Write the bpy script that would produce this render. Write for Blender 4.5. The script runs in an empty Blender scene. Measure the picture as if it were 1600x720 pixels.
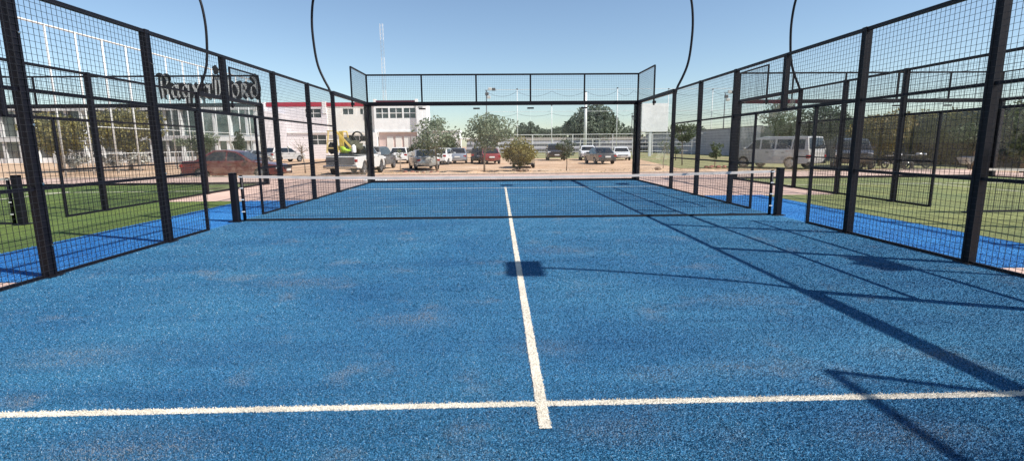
import bpy, bmesh, math, random
import numpy as np
from mathutils import Vector, Matrix
R = math.radians
scene = bpy.context.scene
COL = scene.collection
rng = random.Random(7)

# ------------------------------------------------------------------ helpers
class MB:
    """collects shapes and links them as ONE mesh object"""
    def __init__(s): s.v = []; s.f = []
    def add(s, vs, fs):
        n = len(s.v); s.v += [tuple(p) for p in vs]; s.f += [tuple(i + n for i in f) for f in fs]; return s
    def box(s, x0, x1, y0, y1, z0, z1):
        vs = [(x0,y0,z0),(x1,y0,z0),(x1,y1,z0),(x0,y1,z0),(x0,y0,z1),(x1,y0,z1),(x1,y1,z1),(x0,y1,z1)]
        return s.add(vs, [(3,2,1,0),(4,5,6,7),(0,1,5,4),(1,2,6,5),(2,3,7,6),(3,0,4,7)])
    def bar(s, p, q, w, h=None, up=(0,0,1), caps=True):
        h = h or w; p = Vector(p); q = Vector(q); d = (q-p).normalized(); up = Vector(up)
        if abs(d.dot(up)) > .95: up = Vector((0,1,0))
        a = d.cross(up).normalized(); b = a.cross(d)
        vs = []
        for c in (p, q):
            for i, j in ((-1,-1),(1,-1),(1,1),(-1,1)): vs.append(c + a*(i*w/2) + b*(j*h/2))
        fs = [(0,1,5,4),(1,2,6,5),(2,3,7,6),(3,0,4,7)]
        if caps: fs += [(3,2,1,0),(4,5,6,7)]
        return s.add(vs, fs)
    def tube(s, pts, r, n=8, caps=True):
        pts = [Vector(p) for p in pts]; rs = r if isinstance(r, (list, tuple)) else [r]*len(pts)
        base = len(s.v); ref = Vector((0.13,1,0.07)); rings = []
        for i, p in enumerate(pts):
            d = (pts[min(i+1,len(pts)-1)] - pts[max(i-1,0)]).normalized()
            rf = ref if abs(d.dot(ref.normalized())) < .93 else Vector((1,0,0.1))
            a = d.cross(rf).normalized(); b = d.cross(a)
            rings.append([p + (a*math.cos(2*math.pi*k/n) + b*math.sin(2*math.pi*k/n))*rs[i] for k in range(n)])
        vs = [v for g in rings for v in g]; fs = []
        for i in range(len(pts)-1):
            for k in range(n): fs.append((i*n+k, i*n+(k+1)%n, (i+1)*n+(k+1)%n, (i+1)*n+k))
        if caps: fs.append(tuple(range(n-1,-1,-1))); fs.append(tuple(range((len(pts)-1)*n, len(pts)*n)))
        return s.add(vs, fs)
    def lathe(s, prof, c=(0,0,0), axis='z', n=16):
        vs = []; fs = []; c = Vector(c); m = len(prof)
        for k in range(n):
            a = 2*math.pi*k/n
            for (r, h) in prof:
                x, y = r*math.cos(a), r*math.sin(a)
                vs.append(c + (Vector((x,y,h)) if axis == 'z' else Vector((x,h,y)) if axis == 'y' else Vector((h,x,y))))
        for k in range(n):
            for j in range(m-1):
                fs.append((k*m+j, ((k+1)%n)*m+j, ((k+1)%n)*m+j+1, k*m+j+1))
        return s.add(vs, fs)
    def poly(s, pts): return s.add(pts, [tuple(range(len(pts)))])
    def blob(s, c, rx, ry, rz, seed=0, amp=.18, n=10, m=7):
        rr = random.Random(seed); vs = [(c[0],c[1],c[2]-rz)]; fs = []
        for j in range(1, m):
            t = -math.pi/2 + math.pi*j/m
            for k in range(n):
                a = 2*math.pi*k/n; q = 1 + rr.uniform(-amp, amp)
                vs.append((c[0]+rx*q*math.cos(t)*math.cos(a), c[1]+ry*q*math.cos(t)*math.sin(a), c[2]+rz*q*math.sin(t)))
        vs.append((c[0],c[1],c[2]+rz))
        for k in range(n): fs.append((0, 1+(k+1)%n, 1+k))
        for j in range(m-2):
            for k in range(n): fs.append((1+j*n+k, 1+j*n+(k+1)%n, 1+(j+1)*n+(k+1)%n, 1+(j+1)*n+k))
        L = len(vs)-1; b = 1+(m-2)*n
        for k in range(n): fs.append((b+k, b+(k+1)%n, L))
        return s.add(vs, fs)
    def build(s, name, mat, parent=None, smooth=False, bevel=0, loc=None):
        me = bpy.data.meshes.new(name); me.from_pydata(s.v, [], s.f)
        bm = bmesh.new(); bm.from_mesh(me); bmesh.ops.recalc_face_normals(bm, faces=bm.faces); bm.to_mesh(me); bm.free()
        me.materials.append(mat)
        if smooth: me.polygons.foreach_set('use_smooth', [True]*len(me.polygons))
        o = bpy.data.objects.new(name, me); COL.objects.link(o)
        if parent: o.parent = parent
        if loc: o.location = loc
        if bevel:
            b = o.modifiers.new('bevel', 'BEVEL'); b.width = bevel; b.segments = 2; b.limit_method = 'ANGLE'; b.angle_limit = R(35)
        return o

def tag(o, label, cat, group=None):
    o['label'] = label; o['category'] = cat
    if group: o['group'] = group
    return o
def thing(name, label, cat, loc=(0,0,0), rz=0, group=None):
    o = bpy.data.objects.new(name, None); COL.objects.link(o)
    o.location = loc; o.rotation_euler = (0,0,rz); o.empty_display_size = .2
    return tag(o, label, cat, group)
def struct(o): o['kind'] = 'structure'; return o
def dup(root, loc, rz, label, group=None):
    r = root.copy(); COL.objects.link(r); r.location = loc; r.rotation_euler = (0,0,rz); r['label'] = label
    if group: r['group'] = group
    for ch in list(root.children):
        c = ch.copy(); COL.objects.link(c); c.parent = r
        for g in list(ch.children):
            d = g.copy(); COL.objects.link(d); d.parent = c
    return r

# ------------------------------------------------------------------ materials
class NT:
    def __init__(s, name):
        s.m = bpy.data.materials.new(name); s.m.use_nodes = True; s.t = s.m.node_tree; s.t.nodes.clear()
        s.out = s.n('ShaderNodeOutputMaterial')
    def n(s, t, **k):
        x = s.t.nodes.new(t)
        for a, b in k.items():
            if a in x.inputs: x.inputs[a].default_value = b
            else: setattr(x, a, b)
        return x
    def l(s, a, b): s.t.links.new(a, b)
    def coord(s):
        return s.n('ShaderNodeTexCoord').outputs['Object']
    def noise(s, scale, detail=3, rough=.55, vec=None):
        x = s.n('ShaderNodeTexNoise'); x.inputs['Scale'].default_value = scale; x.inputs['Detail'].default_value = detail
        x.inputs['Roughness'].default_value = rough; s.l(vec if vec is not None else s.coord(), x.inputs['Vector']); return x.outputs['Fac']
    def ramp(s, fac, stops):
        x = s.n('ShaderNodeValToRGB'); e = x.color_ramp.elements
        while len(e) < len(stops): e.new(.5)
        for i, (p, c) in enumerate(stops):
            e[i].position = p; e[i].color = (*c, 1) if len(c) == 3 else c
        s.l(fac, x.inputs['Fac']); return x.outputs['Color']
    def mix(s, fac, a, b, mode='MIX'):
        x = s.n('ShaderNodeMix'); x.data_type = 'RGBA'; x.blend_type = mode
        for sock, v in ((x.inputs[0], fac), (x.inputs[6], a), (x.inputs[7], b)):
            if hasattr(v, 'links'): s.l(v, sock)
            else: sock.default_value = v if not isinstance(v, tuple) else (*v[:3], 1)
        return x.outputs[2]
    def bsdf(s, color, rough=.6, metal=0, bump=None, bstr=.3, bdist=.01, spec=None, coat=0):
        b = s.n('ShaderNodeBsdfPrincipled'); b.inputs['Roughness'].default_value = rough; b.inputs['Metallic'].default_value = metal
        if spec is not None: b.inputs['Specular IOR Level'].default_value = spec
        if coat: b.inputs['Coat Weight'].default_value = coat; b.inputs['Coat Roughness'].default_value = .06
        if hasattr(color, 'links'): s.l(color, b.inputs['Base Color'])
        else: b.inputs['Base Color'].default_value = (*color, 1)
        if bump is not None:
            u = s.n('ShaderNodeBump'); u.inputs['Strength'].default_value = bstr; u.inputs['Distance'].default_value = bdist
            s.l(bump, u.inputs['Height']); s.l(u.outputs[0], b.inputs['Normal'])
        s.l(b.outputs[0], s.out.inputs[0]); return b

def dk(c, f): return tuple(x*f for x in c)
def plain(name, c, rough=.55, metal=0, var=.12, scale=6, bump=0, coat=0, spec=None):
    t = NT(name); f = t.noise(scale, 4)
    col = t.ramp(f, [(.3, dk(c, 1-var)), (.7, dk(c, 1+var))])
    t.bsdf(col, rough, metal, f if bump else None, bump, .02, spec, coat); return t.m

def turf(name, c, dust, dustamt=.5, dirt=(.30,.25,.20), scuffs=(), pile=False):
    t = NT(name); co = t.coord()
    f1 = t.noise(125, 3, .7, co); f2 = t.noise(60, 3, .65, co); f3 = t.noise(.42, 5, .62, co); f4 = t.noise(1.6, 4, .6, co)
    mp = t.n('ShaderNodeMapping'); mp.inputs['Scale'].default_value = (.22, 1.7, 1); t.l(co, mp.inputs[0])
    f5 = t.noise(1.2, 4, .62, mp.outputs[0]); f6 = t.noise(6, 5, .7, mp.outputs[0])
    if pile: f1 = t.n('ShaderNodeNewGeometry').outputs['Random Per Island']
    a = t.ramp(f1, [(.05, dk(c, .42)), (.4, c), (.85, dk(c, 1.18)), (1.0, dust)]) if pile else t.ramp(f1, [(.38, dk(c, .22)), (.5, c), (.62, dust)])
    b = t.ramp(f2, [(.3, (.72,.72,.72)), (.7, (1.28,1.28,1.28))])
    m = t.mix(1.0, a, b, 'MULTIPLY')
    m = t.mix(1.0, m, t.ramp(f3, [(.28, (.70,.80,.90)), (.5, (1,1,1)), (.72, (1.30,1.20,1.10))]), 'MULTIPLY')
    m = t.mix(1.0, m, t.ramp(f5, [(.35, (.86,.88,.92)), (.65, (1.14,1.13,1.10))]), 'MULTIPLY')
    m = t.mix(1.0, m, t.ramp(f6, [(.35, (.93,.94,.95)), (.65, (1.08,1.07,1.05))]), 'MULTIPLY')
    st = t.ramp(f4, [(.58, (0,0,0)), (.80, (1,1,1))])
    for (x, y, r) in scuffs:          # worn sandy spots where players stand
        g = t.n('ShaderNodeTexGradient', gradient_type='SPHERICAL'); q = t.n('ShaderNodeMapping')
        q.inputs['Location'].default_value = (-x/r, -y/r*2, 0); q.inputs['Scale'].default_value = (1/r, 2/r, 0); t.l(co, q.inputs[0]); t.l(q.outputs[0], g.inputs[0])
        st = t.mix(.95 if pile else .5, st, t.mix(1.0, g.outputs[0], t.ramp(f6, [(.35,(.2,.2,.2)),(.65,(1,1,1))]), 'MULTIPLY'), 'ADD')
    st2 = t.mix(1.0, st, t.ramp(f1, [(.42, (0,0,0)), (.62, (1,1,1))]), 'MULTIPLY')
    k = t.n('ShaderNodeMath', operation='MULTIPLY'); k.inputs[1].default_value = dustamt; t.l(st2, k.inputs[0])
    m = t.mix(k.outputs[0], m, dirt)
    t.bsdf(m, .8, 0, None if pile else f1, .25, .008, .12); return t.m

M = {}
SC = ((1.25,-6.55,.42),(.72,-6.62,.30),(-.9,-5.6,.5),(.35,-7.2,.35),(1.7,-7.3,.5),(-2.2,-4.4,.6),(.1,-6.2,.35),(2.4,-6.4,.4),(-1.9,-7.3,.5),(-.4,-7.5,.4),(-3.0,-6.2,.5),(1.9,-5.2,.5),(0.6,-3.0,.7))
M['blue'] = turf('blue_turf', (.021,.118,.248), (.11,.26,.40), .6, (.30,.25,.20), SC)
M['pile'] = turf('blue_turf_fibre', (.030,.138,.252), (.31,.40,.47), .95, (.36,.30,.24), SC, True)
M['blue2'] = turf('bright_blue_turf', (.022,.145,.39), (.07,.26,.58), .15)
M['pile2'] = turf('bright_blue_turf_fibre', (.026,.17,.46), (.15,.34,.62), .2, (.36,.30,.24), (), True)
M['green'] = turf('green_turf', (.080,.125,.030), (.17,.22,.07), .5, (.16,.19,.07))
M['lime'] = turf('pale_green_turf', (.16,.185,.07), (.27,.29,.13), .5, (.33,.32,.19))
def line_mat():
    t = NT('white_turf_line'); co = t.coord(); f = t.noise(150, 2, .6, co); g = t.noise(3, 4, .6, co)
    a = t.ramp(f, [(.3, (.40,.37,.31)), (.6, (.72,.68,.60))]); b = t.ramp(g, [(.3, (.85,.83,.80)), (.7, (1.1,1.1,1.1))])
    t.bsdf(t.mix(1.0, a, b, 'MULTIPLY'), .8, 0, f, .5, .01, .2); return t.m
M['line'] = line_mat()
def line_pile():
    t = NT('white_turf_fibre'); co = t.coord(); g = t.noise(3, 4, .6, co)
    a = t.ramp(t.n('ShaderNodeNewGeometry').outputs['Random Per Island'], [(0, (.55,.50,.42)), (.2, (.78,.73,.63)), (1, (.86,.82,.73))]); b = t.ramp(g, [(.3, (.82,.80,.77)), (.7, (1.06,1.05,1.03))])
    t.bsdf(t.mix(1.0, a, b, 'MULTIPLY'), .8, 0, None, 0, .01, .1); return t.m
M['line_pile'] = line_pile()
def pave():
    t = NT('pink_paving'); co = t.coord()
    f = t.noise(40, 3, .6, co); g = t.noise(.7, 5, .6, co)
    a = t.ramp(f, [(.3, (.46,.32,.265)), (.7, (.60,.44,.375))]); b = t.ramp(g, [(.3, (.86,.86,.86)), (.7, (1.12,1.1,1.08))])
    br = t.n('ShaderNodeTexBrick'); br.inputs['Scale'].default_value = 1.0; br.inputs['Brick Width'].default_value = 2.5; br.inputs['Row Height'].default_value = 2.5
    br.offset = 0; br.inputs['Mortar Size'].default_value = .012; br.inputs['Color1'].default_value = (1,1,1,1); br.inputs['Color2'].default_value = (.96,.96,.96,1); br.inputs['Mortar'].default_value = (.55,.5,.48,1)
    t.l(co, br.inputs['Vector'])
    m = t.mix(1.0, t.mix(1.0, a, b, 'MULTIPLY'), br.outputs['Color'], 'MULTIPLY')
    t.bsdf(m, .85, 0, f, .25, .01, .2); return t.m
M['pave'] = pave()
def dirt():
    t = NT('dry_dirt'); co = t.coord()
    f = t.noise(9, 6, .7, co); g = t.noise(.22, 5, .6, co); h = t.noise(1.2, 5, .6, co)
    a = t.ramp(g, [(.32, (.42,.275,.18)), (.5, (.52,.36,.245)), (.7, (.58,.43,.31))])
    b = t.ramp(f, [(.3, (.75,.74,.72)), (.7, (1.2,1.2,1.2))]); c = t.ramp(h, [(.35, (.88,.88,.86)), (.65, (1.1,1.1,1.1))])
    m = t.mix(1.0, t.mix(1.0, a, b, 'MULTIPLY'), c, 'MULTIPLY')
    gr = t.ramp(t.noise(.35, 5, .65, co), [(.57, (0,0,0)), (.68, (1,1,1))])
    m = t.mix(t.mix(1.0, gr, t.ramp(f, [(.45, (0,0,0)), (.55, (.6,.6,.6))]), 'MULTIPLY'), m, (.17,.165,.07))
    t.bsdf(m, .9, 0, f, .5, .05, .1); return t.m
M['dirt'] = dirt()
M['grass'] = plain('dry_grass', (.23,.22,.095), .9, 0, .35, 3, .4)
M['kerb'] = plain('kerb_concrete', (.33,.27,.22), .85, 0, .2, 8, .2)
M['black'] = plain('black_paint', (.0045,.004,.0075), .5, 0, .25, 9, spec=.25)
M['wire'] = plain('black_wire', (.010,.010,.013), .5, 0, .2, 9)
M['dark'] = plain('dark_rubber', (.018,.017,.017), .7, 0, .3, 12)
M['net'] = plain('net_cord', (.008,.010,.016), .8, 0, .2, 30)
M['tape'] = plain('net_tape', (.64,.57,.52), .7, 0, .12, 5)
M['white'] = plain('white_paint', (.84,.84,.83), .5, 0, .06, 2)
M['whitepost'] = plain('white_post', (.68,.69,.68), .5, 0, .08, 2)
M['wall'] = plain('white_render', (.74,.735,.72), .8, 0, .07, .6, .05)
M['wall2'] = plain('lilac_white_render', (.82,.785,.80), .8, 0, .06, .5, .05)
M['wallw'] = plain('cream_render', (.80,.785,.74), .8, 0, .06, .5, .05)
M['greywhite'] = plain('grey_white_render', (.52,.52,.52), .8, 0, .12, 1)
M['darkwall'] = plain('dark_block_wall', (.12,.125,.12), .9, 0, .25, 1.5, .2)
M['red'] = plain('red_parapet', (.40,.035,.06), .6, 0, .12, 1)
M['darkred'] = plain('dark_red_parapet', (.09,.02,.035), .6, 0, .12, 1)
M['pink'] = plain('pink_render', (.60,.46,.43), .8, 0, .1, 1)
M['grey'] = plain('grey_block_wall', (.46,.44,.46), .85, 0, .12, 1.2, .1)
M['greyroof'] = plain('grey_coping', (.10,.10,.105), .8, 0, .15, 2)
M['winglass'] = plain('window_glass', (.045,.055,.06), .08, 0, .3, 1, spec=.8)
M['tealglass'] = plain('teal_glass', (.06,.10,.10), .06, 0, .35, .5, spec=1)
M['carglass'] = plain('car_glass', (.012,.015,.017), .05, 0, .3, 2, spec=.8)
M['rim'] = plain('wheel_rim', (.45,.45,.46), .3, .9, .1, 8)
M['chrome'] = plain('chrome', (.6,.6,.6), .15, 1, .05, 4)
M['headlight'] = plain('headlight_lens', (.75,.76,.78), .08, 0, .1, 12, coat=.8)
M['taillight'] = plain('taillight_lens', (.30,.012,.012), .12, 0, .15, 14, coat=.8)
M['plate'] = plain('licence_plate', (.65,.65,.62), .5, 0, .05, 20)
M['yellow'] = plain('yellow_paint', (.66,.47,.10), .55, 0, .2, 6)
M['paleyellow'] = plain('worn_cream_paint', (.70,.55,.25), .6, 0, .2, 6)
M['lime2'] = plain('lime_plastic', (.40,.62,.03), .45, 0, .12, 5)
M['tarp'] = plain('olive_tarp', (.055,.055,.032), .8, 0, .35, 6, .4)
M['bark'] = plain('bark', (.13,.095,.065), .9, 0, .35, 14, .5)
M['palebark'] = plain('pale_bark', (.27,.22,.17), .9, 0, .3, 14, .4)
M['stone'] = plain('rough_stone', (.22,.15,.105), .9, 0, .35, 7, .6)
M['brick'] = plain('red_brick', (.30,.14,.10), .9, 0, .3, 9, .4)
M['lamp'] = plain('lamp_glass', (.55,.56,.55), .2, 0, .05, 5)
M['ink'] = plain('black_lettering', (.012,.012,.013), .6, 0, .2, 6)
M['letter'] = plain('white_lettering', (.72,.71,.69), .6, 0, .08, 6)
M['emblem'] = plain('red_emblem', (.36,.03,.04), .6, 0, .2, 6)
M['greencar'] = None

def glass_mat():
    t = NT('clear_glass'); lw = t.n('ShaderNodeLayerWeight'); lw.inputs[0].default_value = .22
    mr = t.n('ShaderNodeMapRange'); mr.inputs[1].default_value = 0; mr.inputs[2].default_value = 1; mr.inputs[3].default_value = .02; mr.inputs[4].default_value = .09
    t.l(lw.outputs['Fresnel'], mr.inputs[0])
    tr = t.n('ShaderNodeBsdfTransparent'); tr.inputs[0].default_value = (.955,.962,.965,1)
    gl = t.n('ShaderNodeBsdfGlossy'); gl.inputs['Roughness'].default_value = .02; gl.inputs[0].default_value = (.9,.95,.93,1)
    mx = t.n('ShaderNodeMixShader'); t.l(mr.outputs[0], mx.inputs[0]); t.l(tr.outputs[0], mx.inputs[1]); t.l(gl.outputs[0], mx.inputs[2])
    df = t.n('ShaderNodeBsdfDiffuse'); df.inputs[0].default_value = (.55,.53,.49,1)
    sm = t.ramp(t.noise(1.3, 6, .7), [(.42, (0,0,0)), (.75, (.05,.05,.05))]); m2 = t.n('ShaderNodeMixShader'); t.l(sm, m2.inputs[0]); t.l(mx.outputs[0], m2.inputs[1]); t.l(df.outputs[0], m2.inputs[2])
    t.l(m2.outputs[0], t.out.inputs[0]); return t.m
M['glass'] = glass_mat()
def leaf(name, a, b, c=None, scale=5):
    t = NT(name); f = t.noise(scale, 3, .7); f2 = t.noise(scale*9, 1)
    col = t.ramp(f, [(.3, a), (.7, b)] if c is None else [(.28, a), (.5, b), (.72, c)])
    col = t.mix(1.0, col, t.ramp(f2, [(.3, (.65,.65,.65)), (.7, (1.35,1.35,1.35))]), 'MULTIPLY')
    d = t.n('ShaderNodeBsdfPrincipled'); d.inputs['Roughness'].default_value = .6; d.inputs['Specular IOR Level'].default_value = .35; t.l(col, d.inputs['Base Color'])
    tl = t.n('ShaderNodeBsdfTranslucent'); t.l(col, tl.inputs[0])
    mx = t.n('ShaderNodeMixShader'); mx.inputs[0].default_value = .3; t.l(d.outputs[0], mx.inputs[1]); t.l(tl.outputs[0], mx.inputs[2])
    t.l(mx.outputs[0], t.out.inputs[0]); return t.m
M['leaf'] = leaf('green_leaf', (.06,.09,.036), (.14,.175,.075))
M['leaf_grey'] = leaf('grey_green_leaf', (.11,.15,.085), (.31,.34,.235))
M['leaf_dark'] = leaf('dark_green_leaf', (.022,.04,.018), (.06,.085,.035))
M['leaf_olive'] = leaf('olive_leaf', (.14,.13,.04), (.31,.265,.09))
M['leaf_gold'] = leaf('yellowing_leaf', (.10,.09,.02), (.21,.17,.04), (.22,.11,.035))
M['leaf_far'] = leaf('far_leaf', (.085,.11,.075), (.15,.18,.12), scale=.8)
M['blossom'] = leaf('white_blossom', (.45,.45,.40), (.70,.70,.65))

# ------------------------------------------------------------------ ground
def sheet(name, x0, x1, y0, y1, z, mat, parent=None, thick=.02):
    return MB().box(x0, x1, y0, y1, z-thick, z).build(name, mat, parent)
struct(MB().poly([(-900,-900,-.32),(900,-900,-.32),(900,900,-.32),(-900,900,-.32)]).build('ground', M['dirt']))
struct(sheet('paved_walk', -23, 22.5, -14, 14.9, 0, M['pave'], None, .4))
struct(sheet('court_turf', -5.03, 5.03, -10, 10.0, .016, M['blue'], None, .016))
struct(sheet('turf_apron', -6.72, -5.03, -4.18, 3.75, .014, M['blue2'], None, .014))
struct(sheet('turf_apron', 5.03, 6.72, -4.18, 3.85, .014, M['blue2'], None, .014))
def fuzzy(x0, x1, y0, y1, z, along, seed):
    rr = random.Random(seed); m = MB(); a0, a1 = (x0, x1) if along == 'x' else (y0, y1); b0, b1 = (y0, y1) if along == 'x' else (x0, x1)
    n = int((a1-a0)/.007); vs = []; fs = []
    for i in range(n+1):
        a = a0+(a1-a0)*i/n; p, q = b0+rr.gauss(0,.0022), b1+rr.gauss(0,.0022)
        for b in (p, q):
            for h in (z-.006, z): vs.append((a,b,h) if along == 'x' else (b,a,h))
    for i in range(n):
        k = i*4; fs += [(k+1,k+3,k+7,k+5),(k,k+1,k+5,k+4),(k+2,k+6,k+7,k+3)]
    return m.add(vs, fs)
def lines(x0):
    o = []
    for y in (-6.95, 6.95): o.append(fuzzy(x0-4.97, x0+4.97, y-.025, y+.025, .0185, 'x', int(y)).build('court_line', M['line']))
    o.append(fuzzy(x0-.029, x0+.029, -7.19, 7.19, .0205, 'y', 4).build('court_line', M['line']))
    for q in o: struct(q)
lines(0)
# the turf's short curly pile, thinned and enlarged with distance from the camera
g = np.random.default_rng(11)
def pile(x0, x1, y0, y1, amount, z):
    P_ = []
    for ya in np.arange(y0, y1, .1):
        d = max(1.6, ya+.05+9.44); n = int(amount/d**2*.1*(x1-x0)); P_.append(np.stack([g.uniform(x0, x1, n), g.uniform(ya, min(ya+.1, y1), n), np.full(n, d)], 1))
    P_ = np.concatenate(P_); n = len(P_); sz = np.clip(P_[:,2]/5.2, .62, 1.35)
    ang = g.uniform(0, 2*np.pi, n); ln = g.uniform(.4, 1.2, n)
    tip = np.stack([np.cos(ang)*.010*ln*sz, np.sin(ang)*.010*ln*sz, g.uniform(.004, .012, n)*np.minimum(sz, .85)], 1)
    a2 = ang+np.pi/2+g.normal(0, .5, n); wv = np.stack([np.cos(a2), np.sin(a2), np.zeros(n)], 1)*(.0020*sz*g.uniform(.7, 1.4, n))[:,None]
    b = np.stack([P_[:,0], P_[:,1], np.full(n, z)], 1); mid = b+tip*.55+np.array([0,0,.0035])
    return P_[:,0]+g.normal(0, .004, n), P_[:,1]+g.normal(0, .004, n), np.stack([b-wv, b+wv, mid+wv*.9, b+tip, mid-wv*.9], 1)
def pile_obj(nm, mt, V):
    q = V.reshape(-1, 3); k = len(q)//5; me = bpy.data.meshes.new(nm)
    me.from_pydata(q.tolist(), [], [(5*i,5*i+1,5*i+2,5*i+3,5*i+4) for i in range(k)]); me.materials.append(M[mt])
    o = bpy.data.objects.new(nm, me); COL.objects.link(o); o['kind'] = 'stuff'
jx, jy, V = pile(-4.97, 4.97, -8.6, 9.9, 120000.0, .0165)
on = ((np.abs(jx) < .030) & (np.abs(jy) < 7.19)) | (np.abs(np.abs(jy)-6.95) < .026)
pile_obj('turf_pile', 'pile', V[~on]); pile_obj('line_pile', 'line_pile', V[on]+np.array([0,0,.004]))
for x0, x1 in ((-6.74, -5.04), (5.04, 6.74)): pile_obj('apron_pile', 'pile2', pile(x0, x1, -4.2, 3.85, 80000.0, .0145)[2])
XL, XR = -8.90, 8.81
for xc, m in ((XL-5, M['green']), (XR+5, M['lime'])):
    struct(sheet('neighbour_turf', xc-5, xc+5, -10, 10, .012, m, None, .012)); lines(xc)
    s = -1 if xc < 0 else 1
    e0, e1 = sorted((s*6.722, s*(abs(xc)-5)))
    struct(sheet('turf_apron', e0, e1, -4.18, 3.8, .010, m, None, .010))
# kerb and rough edge behind the far wall
struct(MB().box(-23, 22.5, 14.9, 15.08, -.33, .05).build('kerb', M['kerb'], bevel=.015))
def strip(name, x0, x1, y, w, h, seed, mat):
    rr = random.Random(seed); m = MB(); n = int((x1-x0)/.35); row = []
    for i in range(n+1):
        x = x0 + (x1-x0)*i/n; a = h*rr.uniform(.35, 1.0); o = rr.uniform(-.15, .15)
        row.append([(x, y+o-w/2*rr.uniform(.7,1.2), -.325), (x+rr.uniform(-.1,.1), y+o-w*.15, a-.32), (x+rr.uniform(-.1,.1), y+o+w*.18, a*rr.uniform(.6,1)-.32), (x, y+o+w/2*rr.uniform(.7,1.2), -.325)])
    vs = [p for r in row for p in r]; fs = []
    for i in range(n):
        for j in range(3): fs.append((i*4+j, i*4+j+1, i*4+5+j, i*4+4+j))
    m.add(vs, fs); return struct(m.build(name, mat, smooth=True))
strip('dirt_bank', -11, 14, 22.3, 1.3, .15, 3, M['dirt'])
struct(MB().add([(-23,15.08,-.02),(22.5,15.08,-.02),(23,16.6,-.325),(-23.5,16.6,-.325)],[(0,1,2,3)]).build('dirt_slope', M['dirt']))
struct(MB().poly([(14.7,51,-.312),(73,51,-.312),(73,70.5,-.312),(-2.4,70.5,-.312),(2.5,58.3,-.312)]).build('dry_grass_field', M['grass']))
struct(MB().poly([(-3.6,71.8,-.308),(98,71.8,-.308),(98,104.7,-.308),(-3.6,104.7,-.308)]).build('soccer_field', M['grass']))
struct(MB().poly([(12.3,25.9,-.312),(32.5,20.4,-.312),(32.5,49.7,-.312),(15.9,49.7,-.312)]).build('dry_grass_verge', M['grass']))
# fine gravel and stones on the dirt by the kerb (each a stone of its own where it shows)
def stone(x, y, r, label, seed, mat=None, group=None, name='stone'):
    o = MB().blob((0,0,r*.55), r*1.2, r, r*.75, seed, .25, 8, 5).build(name, mat or M['stone'], loc=(x,y,-.33)); return tag(o, label, 'stone', group)

# ------------------------------------------------------------------ padel enclosures
H = 2.92
def wires(s0, s1, z0, z1, fn, step=.0645, t=.0034):
    m = MB(); n = max(1, round((s1-s0)/step)); k = max(1, round((z1-z0)/step))
    for i in range(n+1):
        s = s0 + (s1-s0)*i/n; m.bar(fn(s, z0), fn(s, z1), t, caps=False)
    for j in range(k+1):
        z = z0 + (z1-z0)*j/k; m.bar(fn(s0, z), fn(s1, z), t, caps=False)
    return m
def side_fence(xf, s, label, near=True):
    """runs along y at x = xf; s = outward sign"""
    root = thing('side_fence', label, 'fence', (xf,0,0))
    B = M['black']; po = .012*s
    for y in (-6,-4,-2,2,4,6):
        m = MB().box(po-.048, po+.048, y-.048, y+.048, 0, H+.03)
        m.box(po-.09, po+.09, y-.1, y+.1, .016, .028)
        p = m.build('post', B, root, bevel=.006)
        for z in (.35, 1.0, 1.6, 2.5):
            MB().lathe([(0,.012),(.014,.010),(.016,0)], (po-s*.049, y+.028, z), 'x', 8).build('bolt', M['chrome'], p)
    m = MB().bar((0,-6.06,H), (0,6.06,H), .045, .052); m.build('top_rail', B, root, bevel=.005)
    for a, b_ in ((-10,-6), (6,10)):
        MB().bar((po*.6,a,H-.02), (po*.6,b_,H-.02), .1, .11).build('glass_beam', B, root, bevel=.006)
        MB().bar((0,a,.03), (0,b_,.03), .05, .06).build('bottom_rail', B, root)
        for y0 in (a, a+2):
            MB().box(-.006, .006, y0+.012, y0+1.988, .06, H-.08).build('glass_panel', M['glass'], root)
    for sg in (-1, 1):
        # end frame of the mesh beside the entrance
        MB().box(-.02, .02, sg*1-.02, sg*1+.02, .0, 1.95).build('end_frame', B, root)
        for z, w in ((.03,.036),(.95,.036)):
            MB().bar((0,sg*1,z), (0,sg*6,z), .034, w).build('mesh_rail', B, root)
        for a, b_ in ((2,4),(4,6)):
            MB().bar((0,sg*a,1.95), (0,sg*b_,1.95), .034, .036).build('mesh_rail', B, root)
            y0, y1 = sorted((sg*a, sg*b_))
            wires(y0, y1, .03, H-.02, lambda q, z: (s*-.045, q, z)).build('mesh_panel', M['wire'], root)
        y0, y1 = sorted((sg*1, sg*2))
        wires(y0, y1, .03, 1.95, lambda q, z: (s*-.045, q, z)).build('mesh_panel', M['wire'], root)
        # raised mesh above the last glass sheet by the corner
        yy = sorted((sg*8, sg*10)); w = MB()
        w.bar((0,sg*8,H-.28), (0,sg*8,H+1.0), .045); w.bar((0,sg*8,H+1), (0,sg*10,H+1), .045)
        w.build('raised_frame', B, root)
        MB().box(-.03,.06,sg*8-.06,sg*8+.06,H-.22,H-.14).build('bracket', B, root)
        wires(yy[0], yy[1], H+.03, H+1, lambda q, z: (0, q, z), .0645, .004).build('raised_mesh', M['wire'], root)
    MB().bar((0,-2,1.95), (0,2,1.95), .04, .052).build('lintel', B, root)
    MB().box(po-.05, po+.03, -.05, .05, 1.95, H).build('lintel_post', B, root)
    wires(-2, 2, 1.98, H-.02, lambda q, z: (s*-.045, q, z)).build('mesh_panel', M['wire'], root)
    return root
side_fence(-5, -1, 'black mesh and glass fence along the left edge of the blue court')
side_fence(5, 1, 'black mesh and glass fence along the right edge of the blue court')
side_fence(XL, 1, 'black mesh fence along the near edge of the dark green court at left')
side_fence(XR, -1, 'black mesh fence along the near edge of the pale green court at right')
side_fence(XL-10, -1, 'black mesh fence along the far edge of the dark green court at left')
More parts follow.
